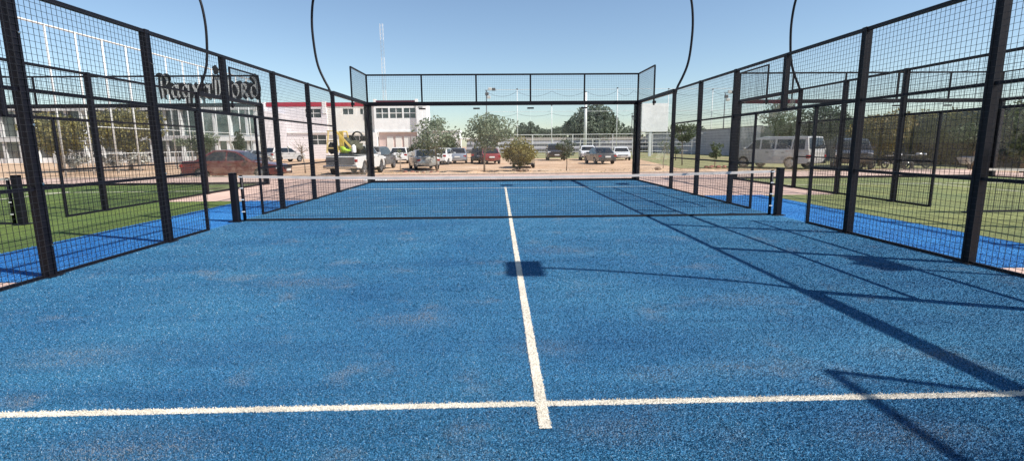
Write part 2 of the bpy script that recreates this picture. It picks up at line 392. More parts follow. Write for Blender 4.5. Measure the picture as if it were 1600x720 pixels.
side_fence(XR+10, 1, 'black mesh fence along the far edge of the pale green court at right')

def back_wall(xc, label):
    root = thing('back_wall', label, 'glass wall', (xc,10,0)); B = M['black']
    for s in (-1, 1):
        p = MB().box(s*5-.12*(s>0)-.02*(s<0)+0, s*5+.12*(s<0)+.02*(s>0), 0, .1, 0, H)
        p.box(s*5-.07+s*.05, s*5+.07+s*.05, -.12, .0-.002, 0, H)
        p.build('corner_post', B, root, bevel=.006)
    MB().bar((-5.05,.03,H-.03), (5.05,.03,H-.03), .1, .14).build('beam', B, root, bevel=.006)
    MB().bar((-5,.0,.045), (5,.0,.045), .07, .09).build('bottom_rail', B, root)
    MB().bar((-5.02,.02,H+1), (5.02,.02,H+1), .05, .055).build('top_rail', B, root)
    for i in range(6):
        x = -5+2*i
        MB().box(x-.028, x+.028, 0, .045, H+.04, H+.975).build('upright', B, root)
    for i in range(1, 5):
        x = -5+2*i; MB().box(x-.12, x+.12, -.05, .05, H-.235, H-.185).build('glass_clamp', B, root); 
    for i in range(5):
        x = -5+2*i
        wires(x+.03, x+1.97, H+.05, H+.97, lambda q, z: (q, .02, z), .0645, .0036).build('mesh_panel', M['wire'], root)
        MB().box(x+.012, x+1.988, -.006, .006, .09, H-.1).build('glass_panel', M['glass'], root)
    return root
back_wall(0, 'glass back wall with a mesh top at the far end of the blue court')
back_wall(XL-5, 'glass back wall carrying the lettered banner on the left green court')
back_wall(XR+5, 'glass back wall at the far end of the pale green court at right')

def court_net(xc, label):
    root = thing('court_net', label, 'net', (xc,0,0)); B = M['black']
    for s in (-1, 1):
        m = MB().box(s*5.03-.05, s*5.03+.05, -.06, .06, .02, .90); m.box(s*5.03-.11, s*5.03+.11, -.11, .11, .016, .03)
        m.box(s*5.03-.05, s*5.03+.05, -.062, .062, .87, .905)
        m.build('net_post', B, root, bevel=.006)
        MB().tube([(s*4.88,0,.03),(s*4.88,0,.86)], .028, 8).build('inner_post', B, root, smooth=True)
        for z in (.2,.42,.63,.83): MB().box(s*4.88-.03, s*4.88+.03, -.034, -.028, z-.008, z+.008).build('tie', M['white'], root)
    def top(x): return .785 + .06*(abs(x)/4.85)**2
    n = 216; m = MB()
    for i in range(n+1):
        x = -4.85+9.7*i/n; m.bar((x,0,.06), (x,0,top(x)-.02), .0032, caps=False)
    for j in range(1, 17):
        zf = j/17
        for k in range(12):
            x0, x1 = -4.85+9.7*k/12, -4.85+9.7*(k+1)/12
            m.bar((x0,0,.06+(top(x0)-.08)*zf), (x1,0,.06+(top(x1)-.08)*zf), .0032, caps=False)
    m.build('netting', M['net'], root)
    m = MB(); N = 40; rr = random.Random(5)
    pts = [(-4.93+9.86*i/N, rr.uniform(-.004,.004), top(-4.93+9.86*i/N)-.012+rr.uniform(-.003,.003)) for i in range(N+1)]
    for a, b in zip(pts[:-1], pts[1:]): m.bar(a, b, .014, .046, caps=False)
    m.build('tape', M['tape'], root)
    MB().bar((-4.86,0,.045), (4.86,0,.035), .015, .036).build('bottom_band', M['net'], root)
    return root
court_net(0, 'low black net with a cream tape across the blue court')
court_net(XL-5, 'black tennis net on the dark green court behind the left fence')
court_net(XR+5, 'black net with white tape on the pale green court at right')

# curved floodlight poles
def flood(xf, s, y, label):
    root = thing('floodlight_pole', label, 'floodlight', (xf+s*.07, y, H+.03), 0, 'curved floodlight poles on the court fences')
    C = [(-.05,-.35),(.0,0),(.14,.30),(.27,.62),(.34,.95),(.38,1.4),(.39,1.8),(.36,2.2),(.30,2.52),(.20,2.78),(.05,2.95),(-.08,2.98),(-.16,2.96)]
    pts = []
    for i in range(len(C)-1):
        p0 = C[max(i-1,0)]; p1 = C[i]; p2 = C[i+1]; p3 = C[min(i+2,len(C)-1)]
        for k in range(3):
            t = k/3
            f = lambda a,b,c,d: .5*(2*b+(c-a)*t+(2*a-5*b+4*c-d)*t*t+(3*b-a-3*c+d)*t**3)
            pts.append((s*f(p0[0],p1[0],p2[0],p3[0]), 0, f(p0[1],p1[1],p2[1],p3[1])))
    pts.append((s*C[-1][0], 0, C[-1][1]))
    MB().tube(pts, .034, 10).build('curved_arm', M['black'], root, smooth=True)
    m = MB().box(-s*.16-.19, -s*.16+.19, -.34, .34, 2.84, 2.90)
    for k in range(6): m.box(-s*.16-.17, -s*.16+.17, -.3+k*.115, -.27+k*.115, 2.90, 2.95)
    h = m.build('lamp_head', M['black'], root, bevel=.008)
    MB().box(-s*.16-.16, -s*.16+.16, -.31, .31, 2.832, 2.8385).build('lamp_lens', M['lamp'], h)
for a in ((-5,-1,6,'curved black floodlight pole at the far left of the blue court'), (5,1,6,'curved black floodlight pole at the far right of the blue court'),
          (5,1,-6,'curved floodlight pole overhead whose square shadow crosses the white centre line'),
          (XL,1,6,'curved black floodlight pole rising beside the lettered banner'), (XR,-1,6,'curved black floodlight pole standing in front of the grey van'),
          (XR,-1,-6,'curved floodlight pole whose shadow lies by the right fence')):
    flood(*a)

# lettered banner on the left court's back mesh : broad-nib lettering
def stroke(m, pts, w, ang, y):
    nx, nz = math.cos(ang)*w/2, math.sin(ang)*w/2
    for (a, b) in zip(pts[:-1], pts[1:]):
        m.add([(a[0]-nx,y,a[1]-nz),(a[0]+nx,y,a[1]+nz),(b[0]+nx,y,b[1]+nz),(b[0]-nx,y,b[1]-nz),
               (a[0]-nx,y+.006,a[1]-nz),(a[0]+nx,y+.006,a[1]+nz),(b[0]+nx,y+.006,b[1]+nz),(b[0]-nx,y+.006,b[1]-nz)],
              [(0,1,2,3),(7,6,5,4),(0,4,5,1),(1,5,6,2),(2,6,7,3),(3,7,4,0)])
def arc(cx, cz, rx, rz, a0, a1, n=10): return [(cx+rx*math.cos(R(a0+(a1-a0)*i/n)), cz+rz*math.sin(R(a0+(a1-a0)*i/n))) for i in range(n+1)]
GL = {   # strokes in a unit box, x-height .55, cap 1
 'P': [[(.14,1.0),(.10,.55),(.16,.02)], arc(.22,.78,.30,.24,150,-60), [(.16,.46),(.42,.42),(.48,.2)]],
 'a': [arc(.28,.26,.24,.26,40,330), [(.52,.54),(.50,.15),(.62,.02)]],
 'q': [arc(.28,.28,.24,.26,40,330), [(.52,.55),(.50,-.30)]],
 'x': [[(.04,.54),(.50,.0)], [(.52,.55),(.02,.0)], [(.12,.28),(.44,.28)]],
 'W': [arc(.06,.5,.32,.48,70,-90), [(.02,.02),(.08,.98)], [(.42,1.0),(.62,.04)], [(.62,.04),(.78,.72)], [(.78,.72),(.95,.02)], [(.95,.02),(1.06,1.0)]],
 'O': [arc(.30,.29,.28,.29,0,360,16)],
 'R': [[(.10,.56),(.08,.0)], arc(.14,.42,.26,.15,110,-100), [(.20,.28),(.52,.0)]],
 'd': [arc(.28,.28,.26,.28,0,360,14), [(.54,.30),(.46,.78),(.18,1.0)]],
}
bn = thing('lettered_banner', 'cut-out banner of white gothic lettering outlined in black on mesh', 'banner', (-12.45, 10.06, 3.12))
lay = [('P',0,.80,.80),('a',.40,.64,.88),('q',.78,.62,.84),('x',1.16,.62,.86),('a',1.52,.64,.86),('W',1.98,.66,.80),('O',2.54,.64,.88),('R',2.90,.66,.88),('d',3.24,.66,.80)]
mi, mw = MB(), MB()
for i, (ch, x0, wd, ht) in enumerate(lay):
    for j, st in enumerate(GL[ch]):
        P_ = [(x0+x*wd*.70, .05+z*ht*.95) for x, z in st]
        y = -.010 - .0008*(i*7+j)*.3
        stroke(mi, [(x, z) for x, z in P_], .30, R(35), y+.012); stroke(mi, [(x, z) for x, z in P_], .30, R(-45), y+.0125)
        stroke(mw, P_, .085, R(40), y-.004)
mi.build('letter_backing', M['ink'], bn); mw.build('white_letters', M['letter'], bn)
MB().blob((2.30,.008,.44), .14, .006, .26, 4, .3, 12, 6).build('red_emblem', M['emblem'], bn)
MB().blob((2.04,.008,1.02), .12, .006, .16, 9, .35, 10, 6).build('dark_emblem', M['ink'], bn)

# ------------------------------------------------------------------ vehicles
def arch(xc, r, zb, n=8): return [(xc+r*math.cos(math.pi*i/n), zb+max(0,r*math.sin(math.pi*i/n))) for i in range(n+1)]
SP = {
 'sedan': dict(L=4.5, W=1.76, wx=(1.36,-1.30), r=.31, top=[(2.20,.28),(2.25,.46),(2.22,.60),(2.02,.72),(.98,.89),(-1.52,.93),(-2.14,.92),(-2.25,.62),(-2.21,.30)],
    g=[(1.0,.88),(.28,1.34),(-.12,1.41),(-.75,1.41),(-1.62,.92)], sw=[[(.80,.93),(.26,1.29),(-.10,1.345),(-.14,.93)],[(-.21,.93),(-.17,1.35),(-.70,1.35),(-1.12,1.1),(-1.12,.93)]]),
 'hatch': dict(L=4.0, W=1.70, wx=(1.25,-1.22), r=.30, top=[(1.95,.28),(2.0,.48),(1.96,.66),(1.75,.80),(.98,.95),(-1.86,.98),(-1.98,.70),(-1.95,.30)],
    g=[(1.0,.94),(.35,1.42),(-.1,1.50),(-1.2,1.47),(-1.84,.97)], sw=[[(.82,.99),(.34,1.36),(-.06,1.43),(-.10,.99)],[(-.17,.99),(-.13,1.43),(-1.12,1.41),(-1.42,1.2),(-1.42,.99)]]),
 'suv': dict(L=4.5, W=1.84, wx=(1.38,-1.36), r=.36, top=[(2.18,.36),(2.24,.58),(2.2,.86),(2.0,.98),(1.05,1.08),(-2.12,1.1),(-2.24,.80),(-2.2,.38)],
    g=[(1.06,1.07),(.45,1.58),(-.1,1.68),(-1.8,1.64),(-2.14,1.1)], sw=[[(.88,1.12),(.44,1.52),(0,1.6),(-.06,1.12)],[(-.13,1.12),(-.07,1.61),(-1.0,1.6),(-1.0,1.12)],[(-1.08,1.12),(-1.08,1.59),(-1.68,1.56),(-1.86,1.14)]]),
 'van': dict(L=4.8, W=1.95, wx=(1.50,-1.40), r=.345, top=[(2.36,.32),(2.42,.55),(2.38,.84),(2.15,.96),(1.62,1.06),(-2.36,1.06),(-2.40,.60),(-2.38,.34)],
    g=[(1.64,1.05),(.86,1.72),(.4,1.83),(-2.22,1.80),(-2.38,1.06)], sw=[[(1.36,1.12),(.82,1.64),(.52,1.66),(.50,1.12)],[(.40,1.12),(.42,1.66),(-.42,1.66),(-.42,1.12)],[(-.52,1.12),(-.52,1.66),(-1.38,1.66),(-1.38,1.12)],[(-1.47,1.12),(-1.47,1.66),(-2.12,1.64),(-2.16,1.12)]]),
 'pickup': dict(L=5.0, W=1.80, wx=(1.55,-1.45), r=.37, top=[(2.38,.40),(2.46,.60),(2.42,.88),(2.25,.98),(1.2,1.05),(-.62,1.06),(-2.44,1.02),(-2.5,.72),(-2.46,.44)],
    g=[(1.22,1.04),(.58,1.56),(.2,1.62),(-.42,1.61),(-.62,1.06)], sw=[[(1.02,1.1),(.58,1.5),(.26,1.55),(.22,1.1)],[(.14,1.1),(.18,1.55),(-.38,1.54),(-.50,1.1)]]),
}
_paint = {}
def paint(name, c, rough=.25, metal=0):
    if name not in _paint:
        t = NT(name); f = t.noise(3, 4); g = t.ramp(t.noise(1.1, 4), [(.35, c), (.75, tuple(.85*x+.15*y for x, y in zip(c, (.35,.28,.2))))])
        t.bsdf(g, rough, metal, None, 0, .01, .5, .6); _paint[name] = t.m
    return _paint[name]
def car(name, label, cat, kind, mat, loc, heading, group=None, scale=1.0):
    S = SP[kind]; L, W, rw = S['L'], S['W'], S['r']
    root = thing(name, label, cat, (loc[0], loc[1], loc[2] if len(loc) > 2 else -.02), heading, group); root.scale = (scale,)*3
    zb = S['top'][0][1]-.03
    def hw(x, z):
        t = abs(x)/(L/2); b = W/2*(1-.11*max(0,(t-.62)/.38)**2)
        return b*(.965 if z < .42 else 1.0 if z < .85 else .985)
    out = list(S['top'])
    for xc in (S['wx'][1], S['wx'][0]): out += list(reversed(arch(xc, rw+.055, zb)))
    fr = (-1,-.62,0,.62,1); n = len(out); vs = []; fs = []
    for (x, z) in out:
        for f in fr:
            bul = .10*(1-f*f)*max(0,(abs(x)/(L/2)-.85)/.15)*(1 if x > 0 else -1)
            crown = .02*(1-f*f) if z > .8 else 0
            vs.append((x+bul, f*hw(x,z), z+crown))
    for i in range(n):
        j = (i+1)%n
        for k in range(4): fs.append((i*5+k, j*5+k, j*5+k+1, i*5+k+1))
    fs.append(tuple(i*5 for i in range(n))); fs.append(tuple(i*5+4 for i in range(n-1,-1,-1)))
    g = S['g']; zr = max(p[1] for p in g); z0 = g[0][1]
    def gw(x, z): return W/2*(.955 - .175*max(0,(z-z0)/(zr-z0)))
    o = len(vs); n2 = len(g)
    for (x, z) in g:
        for f in fr: vs.append((x, f*gw(x,z), z + .025*(1-f*f)*(z > z0+.3)))
    for i in range(n2-1):
        for k in range(4): fs.append((o+i*5+k, o+(i+1)*5+k, o+(i+1)*5+k+1, o+i*5+k+1))
    fs.append(tuple(o+i*5 for i in range(n2))); fs.append(tuple(o+i*5+4 for i in range(n2-1,-1,-1)))
    body = MB().add(vs, fs).build('body', mat, root, bevel=.035)
    body.data.polygons.foreach_set('use_smooth', [True]*len(body.data.polygons))
    body.modifiers['bevel'].harden_normals = True
    for poly in S['sw']:
        for s in (-1, 1):
            m = MB(); q = [(x, s*(gw(x,z)+.004), z) for x, z in poly]; q2 = [(x, s*(gw(x,z)-.02), z) for x, z in poly]
            k = len(q); m.add(q+q2, [tuple(range(k)), tuple(range(2*k-1,k-1,-1))]+[(i,(i+1)%k,(i+1)%k+k,i+k) for i in range(k)])
            m.build('side_window', M['carglass'], root)
    def screen(nm, a, b):
        d = Vector((b[0]-a[0],0,b[1]-a[1])); nn = Vector((d.z,0,-d.x)).normalized(); 
        if nn.z < 0: nn = -nn
        P_ = []
        for t, wf in ((.10,.90),(.90,.86)):
            x = a[0]+(b[0]-a[0])*t; z = a[1]+(b[1]-a[1])*t
            for s in ((-1,1) if t < .5 else (1,-1)):
                P_.append(Vector((x, s*gw(x,z)*wf, z)))
        m = MB(); top = [p+nn*.022 for p in P_]; bot = [p-nn*.02 for p in P_]
        m.add(top+bot, [(0,1,2,3),(7,6,5,4),(0,4,5,1),(1,5,6,2),(2,6,7,3),(3,7,4,0)]); m.build(nm, M['carglass'], root)
    screen('windshield', g[0], g[1]); screen('rear_window', g[-1], g[-2])
    for xc in S['wx']:
        for s in (-1, 1):
            yw = s*(W/2-.115)
            wl = MB().lathe([(rw*.64,-.095),(rw*.93,-.10),(rw,-.07),(rw,.07),(rw*.93,.10),(rw*.64,.095)], (xc,yw,rw), 'y', 20).build('wheel', M['dark'], root, smooth=True)
            ym = yw+s*.085; m = MB().lathe([(0,s*-.03),(rw*.60,s*-.045),(rw*.66,s*.012),(rw*.60,s*.012),(rw*.58,s*-.03)], (xc,ym,rw), 'y', 20)
            m.lathe([(0,s*.012),(rw*.17,s*.010),(rw*.18,s*-.03)], (xc,ym,rw), 'y', 10)
            for k in range(5):
                a = 2*math.pi*k/5+.3; m.bar((xc,ym-s*.005,rw), (xc+rw*.6*math.cos(a),ym-s*.005,rw+rw*.6*math.sin(a)), rw*.17, .02)
            m.build('rim', M['rim'], wl)
    t = S['top']; zf = t[2][1]; zrr = t[-2][1]
    for s in (-1, 1):
        fx = t[2][0]
        MB().box(fx-.18, fx+.012, s*W*.40-.17, s*W*.40+.12*(s<0)+.05*(s>0)+.0, zf-.07, zf+.05).build('headlight', M['headlight'], root, bevel=.02)
        rx = t[-2][0]
        hi = .16 if kind in ('suv','van','hatch') else .12
        y0, y1 = sorted((s*(W*.31), s*(W/2-.075)))
        MB().box(rx-.02, rx+.16, y0, y1, zrr+.02, zrr+.04+hi).build('taillight', M['taillight'], root, bevel=.02)
        MB().box(g[0][0]-.28, g[0][0]-.16, s*(W/2+.02)-.09, s*(W/2+.02)+.09, z0+.04, z0+.16).build('mirror', mat, root, bevel=.025)
        for hx in ((-.02,-.95) if kind != 'pickup' else (.16,)):
            MB().box(hx-.08, hx+.08, s*W/2*.99-.015, s*W/2*.99+.02, z0-.13, z0-.10).build('door_handle', M['dark'], root)
    rx = t[-2][0]-.09; MB().box(rx-.025, rx+.02, -.24, .24, zrr-.03, zrr+.10).build('licence_plate', M['plate'], root)
    fx = t[1][0]+.09; MB().box(fx-.02, fx+.02, -.24, .24, t[1][1]-.05, t[1][1]+.06).build('licence_plate', M['plate'], root)
    MB().box(fx-.05, fx+.012, -W*.30, W*.30, zf-.06, zf+.02).build('grille', M['dark'], root, bevel=.015)
    for nm, x0, x1 in (('front_bumper', t[0][0]-.10, t[0][0]+.07), ('rear_bumper', t[-1][0]-.07, t[-1][0]+.10)):
        MB().box(x0, x1, -W*.44, W*.44, zb+.02, zb+.14).build(nm, M['dark'], root, bevel=.03)
    return root
W_ = paint('white_car_paint', (.70,.70,.69)); S_ = paint('silver_car_paint', (.42,.42,.41), .3, .5); B_ = paint('blue_grey_car_paint', (.34,.37,.42), .3, .5)
K_ = paint('black_car_paint', (.012,.013,.015)); D_ = paint('dark_grey_car_paint', (.045,.047,.05)); R_ = paint('red_car_paint', (.20,.015,.018)); MR_ = paint('maroon_car_paint', (.10,.010,.012))
G_ = paint('beige_car_paint', (.30,.24,.17)); V_ = paint('light_grey_van_paint', (.50,.50,.485)); N_ = paint('pale_silver_paint', (.52,.50,.49), .3, .3)
grp = 'cars parked on the dirt lot'  # positions of lot things taken from image pixels, then scaled about the camera
UP = R(90)
car('parked_car', 'maroon sedan parked broadside behind the glass of the left court', 'car', 'sedan', MR_, (-14.01,18.23,-.32), R(4), scale=1.1)
car('parked_car', 'silver sedan nose-in behind the loose grey-green young tree', 'car', 'sedan', S_, (-5.76,28.86,-.32), R(107), grp)
car('parked_car', 'blue-grey sedan seen from behind between the two young trees', 'car', 'sedan', B_, (-4.17,40.96,-.32), R(93), grp, scale=1.04)
car('parked_car', 'black hatchback squeezed beside the red car', 'car', 'hatch', K_, (-2.09,41.45,-.32), R(92), grp)
car('parked_car', 'dark red sedan half hidden by the round young tree', 'car', 'sedan', R_, (-1.12,39.5,-.32), R(98), grp)
car('parked_car', 'white estate car in front of the building entrance', 'car', 'suv', W_, (-9.98,43.04,-.32), R(92), grp, scale=0.95)
car('parked_car', 'dark grey off-roader just right of the white pickup', 'car', 'suv', D_, (-9.43,30.21,-.32), R(86), grp)
car('parked_car', 'white hatchback mostly hidden by the grey-green young tree', 'car', 'hatch', W_, (-5.33,38.76,-.32), R(80), grp)
car('parked_car', 'black off-roader facing out left of the thin white posts', 'car', 'suv', K_, (6.16,48.54,-.32), R(-92), grp, scale=1.08)
car('parked_car', 'white off-roader facing out behind the charcoal sedan', 'car', 'suv', W_, (9.7,48.05,-.32), R(-95), grp, scale=0.95)
car('parked_car', 'charcoal sedan parked askew on open dirt', 'car', 'sedan', D_, (8.85,36.81,-.32), R(97), grp)
car('parked_car', 'white sedan behind the charcoal sedan, nearest the right corner post', 'car', 'sedan', W_, (13.12,46.71,-.32), R(-97), grp)
car('parked_car', 'beige car hidden behind the yellow-green bush', 'car', 'hatch', G_, (1.7,30.45,-.32), R(88), grp)
car('parked_car', 'pale silver off-roader in front of the long building at left', 'car', 'suv', N_, (-25.13,51.47,-.32), R(60))
car('parked_car', 'grey sedan left of the pale silver off-roader', 'car', 'sedan', S_, (-26.6,46.83,-.32), R(75))
van = car('passenger_van', 'light grey passenger van parked behind the right green court', 'van', 'van', V_, (18.75,25.44,-.32), R(120.5), scale=1.15)
car('parked_car', 'black off-roader with bright lamps at the tail of the grey van', 'car', 'suv', K_, (22.96,23.98,-.32), R(-120), scale=1.15)
pk = car('pickup_truck', 'white pickup truck loaded with yellow frames and hoses', 'pickup truck', 'pickup', W_, (-8.98,22.94,-.32), R(85), scale=1.06)
pk.scale = (1.06,1.12,1.1)
MB().box(-2.42, -.70, -.80, .80, 1.03, 1.075).build('bed_liner', M['dark'], pk)
MB().box(-2.64,-2.56,-.74,.74,.62,1.0).build('tailgate', M['greyroof'], pk, bevel=.02)
MB().bar((-2.7,-.86,.50), (-2.7,.86,.50), .14, .16).build('rear_bumper', M['chrome'], pk, bevel=.03)
# load on the pickup : local frame of the truck -> world
PM = Matrix.Translation((-8.98,22.94,-.32)) @ Matrix.Rotation(R(85), 4, 'Z')
def onpick(name, label, cat, mat, m, nm):
    o = thing(name, label, cat, PM.to_translation(), R(85)); o.scale = (1.06,1.12,1.24); m.build(nm, mat, o, smooth=nm in ('coil','drum_shell','folds')); return o
m = MB()
for y in (.78, .36): m.bar((-2.3,y,1.08), (-2.05,y-.04,2.10), .07)
for z, x in ((1.3,-2.25),(1.62,-2.17),(2.08,-2.06)): m.bar((x,.80,z), (x,.34,z), .06)
f = onpick('ladder_frame', 'pale cream ladder frame standing upright in the pickup bed', 'frame', M['paleyellow'], m, 'rails')
m = MB()
m.box(-1.85,-1.78,.05,.28,1.08,2.08); m.bar((-2.2,.30,2.08), (-2.1,-.62,1.12), .085); m.bar((-2.25,.30,2.08), (-2.3,.22,1.1), .09); m.bar((-1.82,.05,2.06), (-1.3,.05,2.06), .06); m.bar((-1.3,.05,2.06), (-1.2,-.1,1.1), .06)
onpick('yellow_rig', 'yellow plank frame with a diagonal brace on the pickup', 'frame', M['yellow'], m, 'brace')
for i, (x, y, z, r, lb) in enumerate(((-.9,-.35,1.82,.27,'upper coil of black hose on the pickup load'), (-1.05,-.05,1.60,.30,'lower coil of black hose on the pickup load'))):
    m = MB()
    for k in range(3): m.tube([(x+.05*k+.03*math.sin(a*3), y+r*math.cos(a), z+r*.9*math.sin(a)) for a in [2*math.pi*j/18 for j in range(19)]], .035, 6)
    onpick('hose_coil', lb, 'hose', M['dark'], m, 'coil')
m = MB().blob((-1.25,-.15,1.34), .55, .58, .30, 3, .30, 16, 9); m.blob((-1.3,.10,1.58), .33, .25, .22, 8, .35, 14, 8)
onpick('tarp_pile', 'olive tarp heap under the hoses on the pickup', 'tarp', M['tarp'], m, 'folds')
m = MB().blob((-2.1,-.16,1.17), .18, .27, .11, 11, .4, 14, 6); m.blob((-2.16,-.02,1.27), .10, .13, .09, 17, .4, 10, 6)
onpick('lime_sack', 'bright lime green sack at the pickup tailgate', 'sack', M['lime2'], m, 'folds')
m = MB().lathe([(0,1.08),(.11,1.08),(.115,1.12),(.115,1.34),(.09,1.40),(.05,1.41),(.05,1.45),(0,1.45)], (-2.15,-.58,0), 'z', 14)
onpick('white_jug', 'white jug standing beside the lime sack', 'jug', M['white'], m, 'drum_shell')
m = MB().blob((-2.0,.55,1.30), .28, .28, .26, 15, .2, 12, 7)
onpick('black_bag', 'black bag under the cream ladder frame', 'bag', M['dark'], m, 'folds')
m = MB()
m.box(-.42,.42,-.2,.2,0,.10); m.box(-.38,.10,-.18,.18,.102,.16); 
o = m.build('foam_block', M['white'], bevel=.02, loc=(-5.05,10.9,0)); tag(o, 'white foam block lying at the foot of the glass back wall', 'block')

# motorcycles by the grey wall
def moto(loc, rz, label, mat):
    root = thing('motorcycle', label, 'motorcycle', loc, rz, 'motorcycles parked by the grey wall')
    for x in (-.62,.66):
        m = MB()
        m.tube([(x+.26*math.cos(a),0,.30+.26*math.sin(a)) for a in [2*math.pi*j/18 for j in range(19)]], .05, 6)
        for k in range(5):
            a = math.pi*k/5; m.bar((x-.25*math.cos(a),0,.30-.25*math.sin(a)), (x+.25*math.cos(a),0,.30+.25*math.sin(a)), .014)
        m.build('wheel', M['dark'], root, smooth=True)
    m = MB().tube([(.66,.05,.3),(.42,.05,.86),(.36,.05,.98)], .03, 6); m.tube([(.66,-.05,.3),(.42,-.05,.86)], .03, 6)
    m.tube([(.42,0,.80),(-.1,0,.72),(-.62,0,.55)], .035, 6); m.tube([(.40,0,.7),(.1,0,.32),(-.25,0,.32),(-.62,.06,.3)], .03, 6)
    m.box(-.22,.18,-.13,.13,.28,.58); m.build('frame', M['dark'], root)
    MB().blob((.16,0,.86), .26, .14, .13, 2, .05).build('fuel_tank', mat, root, smooth=True)
    MB().blob((-.38,0,.80), .40, .12, .07, 3, .04).build('seat', M['dark'], root, smooth=True)
    MB().tube([(.22,.36,1.02),(.36,.16,1.0),(.36,-.16,1.0),(.22,-.36,1.02)], .015, 6).build('handlebar', M['chrome'], root)
    MB().lathe([(0,.10),(.07,.08),(.09,0),(.05,-.08)], (.50,0,.88), 'x', 12).build('headlamp', M['headlight'], root, smooth=True)
    MB().tube([(-.1,-.16,.3),(-.5,-.17,.34),(-.85,-.17,.42)], .04, 8).build('exhaust', M['chrome'], root, smooth=True)
moto((23.15,22.75,-.32), R(25), 'red motorcycle nearest the black off-roader', paint('red_bike', (.22,.02,.02)))
moto((24.98,22.88,-.32), R(10), 'dark motorcycle right of the red one', K_)
moto((26.81,23.36,-.32), R(-12), 'pale motorcycle by the grey wall', S_)
m = MB().lathe([(.20,0),(.30,.02),(.34,.10),(.30,.18),(.20,.20),(.18,.10),(.20,0)], (0,0,0), 'z', 20)
o = MB(); o.v = [(x, z-.1, y+.34) for x, y, z in m.v]; o.f = m.f
tag(o.build('old_tyre', M['dark'], smooth=True, loc=(23.39,19.7,-.32)), 'old black tyre standing on edge beside the pale green court', 'tyre')
root = thing('wheelbarrow', 'grey wheelbarrow tipped near the dark tree', 'wheelbarrow', (27.67,20.68,-.32), R(30))
MB().add([(-.5,-.3,.75),(.5,-.35,.8),(.5,.35,.8),(-.5,.3,.75),(-.3,-.18,.38),(.25,-.2,.32),(.25,.2,.32),(-.3,.18,.38)], [(4,5,6,7),(0,1,5,4),(1,2,6,5),(2,3,7,6),(3,0,4,7)]).build('tray', B_, root)
MB().lathe([(0,-.03),(.18,-.04),(.2,0),(.18,.04),(0,.03)], (.62,0,.2), 'y', 14).build('wheel', M['dark'], root)
mm = MB()
for s in (-1,1): mm.tube([(.62,s*.06,.2),(-.2,s*.25,.36),(-1.05,s*.3,.62)], .02, 6); mm.tube([(-.3,s*.25,.38),(-.4,s*.27,0)], .018, 6)
mm.build('handles', M['dark'], root)

# ------------------------------------------------------------------ trees
def leaves(n, centers, spread, size, seed, flat=.0, long=1.7):
    g = np.random.default_rng(seed); c = np.array(centers); k = g.integers(0, len(c), n)
    sp = spread if np.ndim(spread) else np.array([spread]*3)
    off = g.normal(0, 1, (n,3)); off /= np.maximum(1, np.linalg.norm(off, axis=1, keepdims=True)/1.6)
    p = c[k] + off*sp
    d = g.normal(0, 1, (n,3)); d[:,2] -= flat; d /= np.linalg.norm(d, axis=1, keepdims=True)
    e = np.cross(d, g.normal(0, 1, (n,3))); e /= np.linalg.norm(e, axis=1, keepdims=True)
    s = size*g.uniform(.6, 1.3, (n,1)); d = d*s*long*.5; e = e*s*.5
    v = np.stack([p-d, p+e*.8-d*.1, p+d, p-e*.8-d*.1], 1).reshape(-1,3)
    m = MB(); m.v = [tuple(x) for x in v.tolist()]; m.f = [(4*i,4*i+1,4*i+2,4*i+3) for i in range(n)]
    return m
def tree(name, label, loc, h, crown, tr=.035, zc=None, n=1600, size=.09, clumps=26, mat='leaf', bark='bark', seed=1, lean=(0,0), group=None, cat='tree', spread=None, hollow=.45, limbs=8):
    """crown = (rx, ry, rz); zc = height of crown's centre"""
    rr = random.Random(seed); rx, ry, rz = crown; zc = zc if zc else h-rz
    root = thing(name, label, cat, (loc[0], loc[1], -.33), 0, group); root.scale = (1.22,)*3  # tree size goes with its position, both scaled about the camera
    cs = []
    while len(cs) < clumps:
        q = Vector((rr.uniform(-1,1), rr.uniform(-1,1), rr.uniform(-1,1))); L = q.length
        if L > 1 or L < hollow*rr.random(): continue
        w = 1.0 - .25*(q.z < -.3)
        cs.append((lean[0]+q.x*rx*w*rr.uniform(.8,1.12), lean[1]+q.y*ry*w*rr.uniform(.8,1.12), zc+q.z*rz*rr.uniform(.85,1.1)))
    fork = Vector((lean[0]*.7, lean[1]*.7, max(.12*h, zc-rz*.75)))
    m = MB().tube([(0,0,-.05), (lean[0]*.2+rr.uniform(-.03,.03),lean[1]*.2,fork.z*.45), tuple(fork), (lean[0]*.9+.02,lean[1],zc)], [tr*1.25,tr,tr*.85,tr*.45], 8)
    for c in cs[:limbs]:
        mid = fork.lerp(Vector(c), .5)+Vector((rr.uniform(-.08,.08)*rx, rr.uniform(-.08,.08)*rx, .12*rz))
        m.tube([tuple(fork.lerp(Vector((lean[0],lean[1],zc)), rr.uniform(0,.6))), tuple(mid), c], [tr*.5,tr*.32,tr*.12], 5)
    for c in cs[limbs:]:
        b = Vector(cs[rr.randrange(min(limbs,len(cs)))]); m.tube([tuple(b.lerp(fork,.3)), c], [tr*.2,tr*.08], 4)
    m.build('trunk', M[bark], root, smooth=True)
    sp = spread if spread is not None else np.array([rx,ry,rz])*.23
    if n: leaves(n, cs, sp, size, seed+100).build('crown', M[mat], root)
    return root
yt = 'young trees planted along the kerb'
tree('young_tree', 'loose grey-green young tree in front of the silver sedan', (-4.39,25.56), 2.75, (1.2,1.0,.92), .045, 1.88, 1700, .105, 30, 'leaf_grey', 'palebark', 3, (-.1,0), yt)
tree('young_tree', 'round-crowned young tree leaning in front of the red car', (-1.12,23.36), 2.95, (1.25,1.05,.80), .045, 2.12, 3400, .095, 40, 'leaf_grey', 'palebark', 5, (.12,.1), yt)
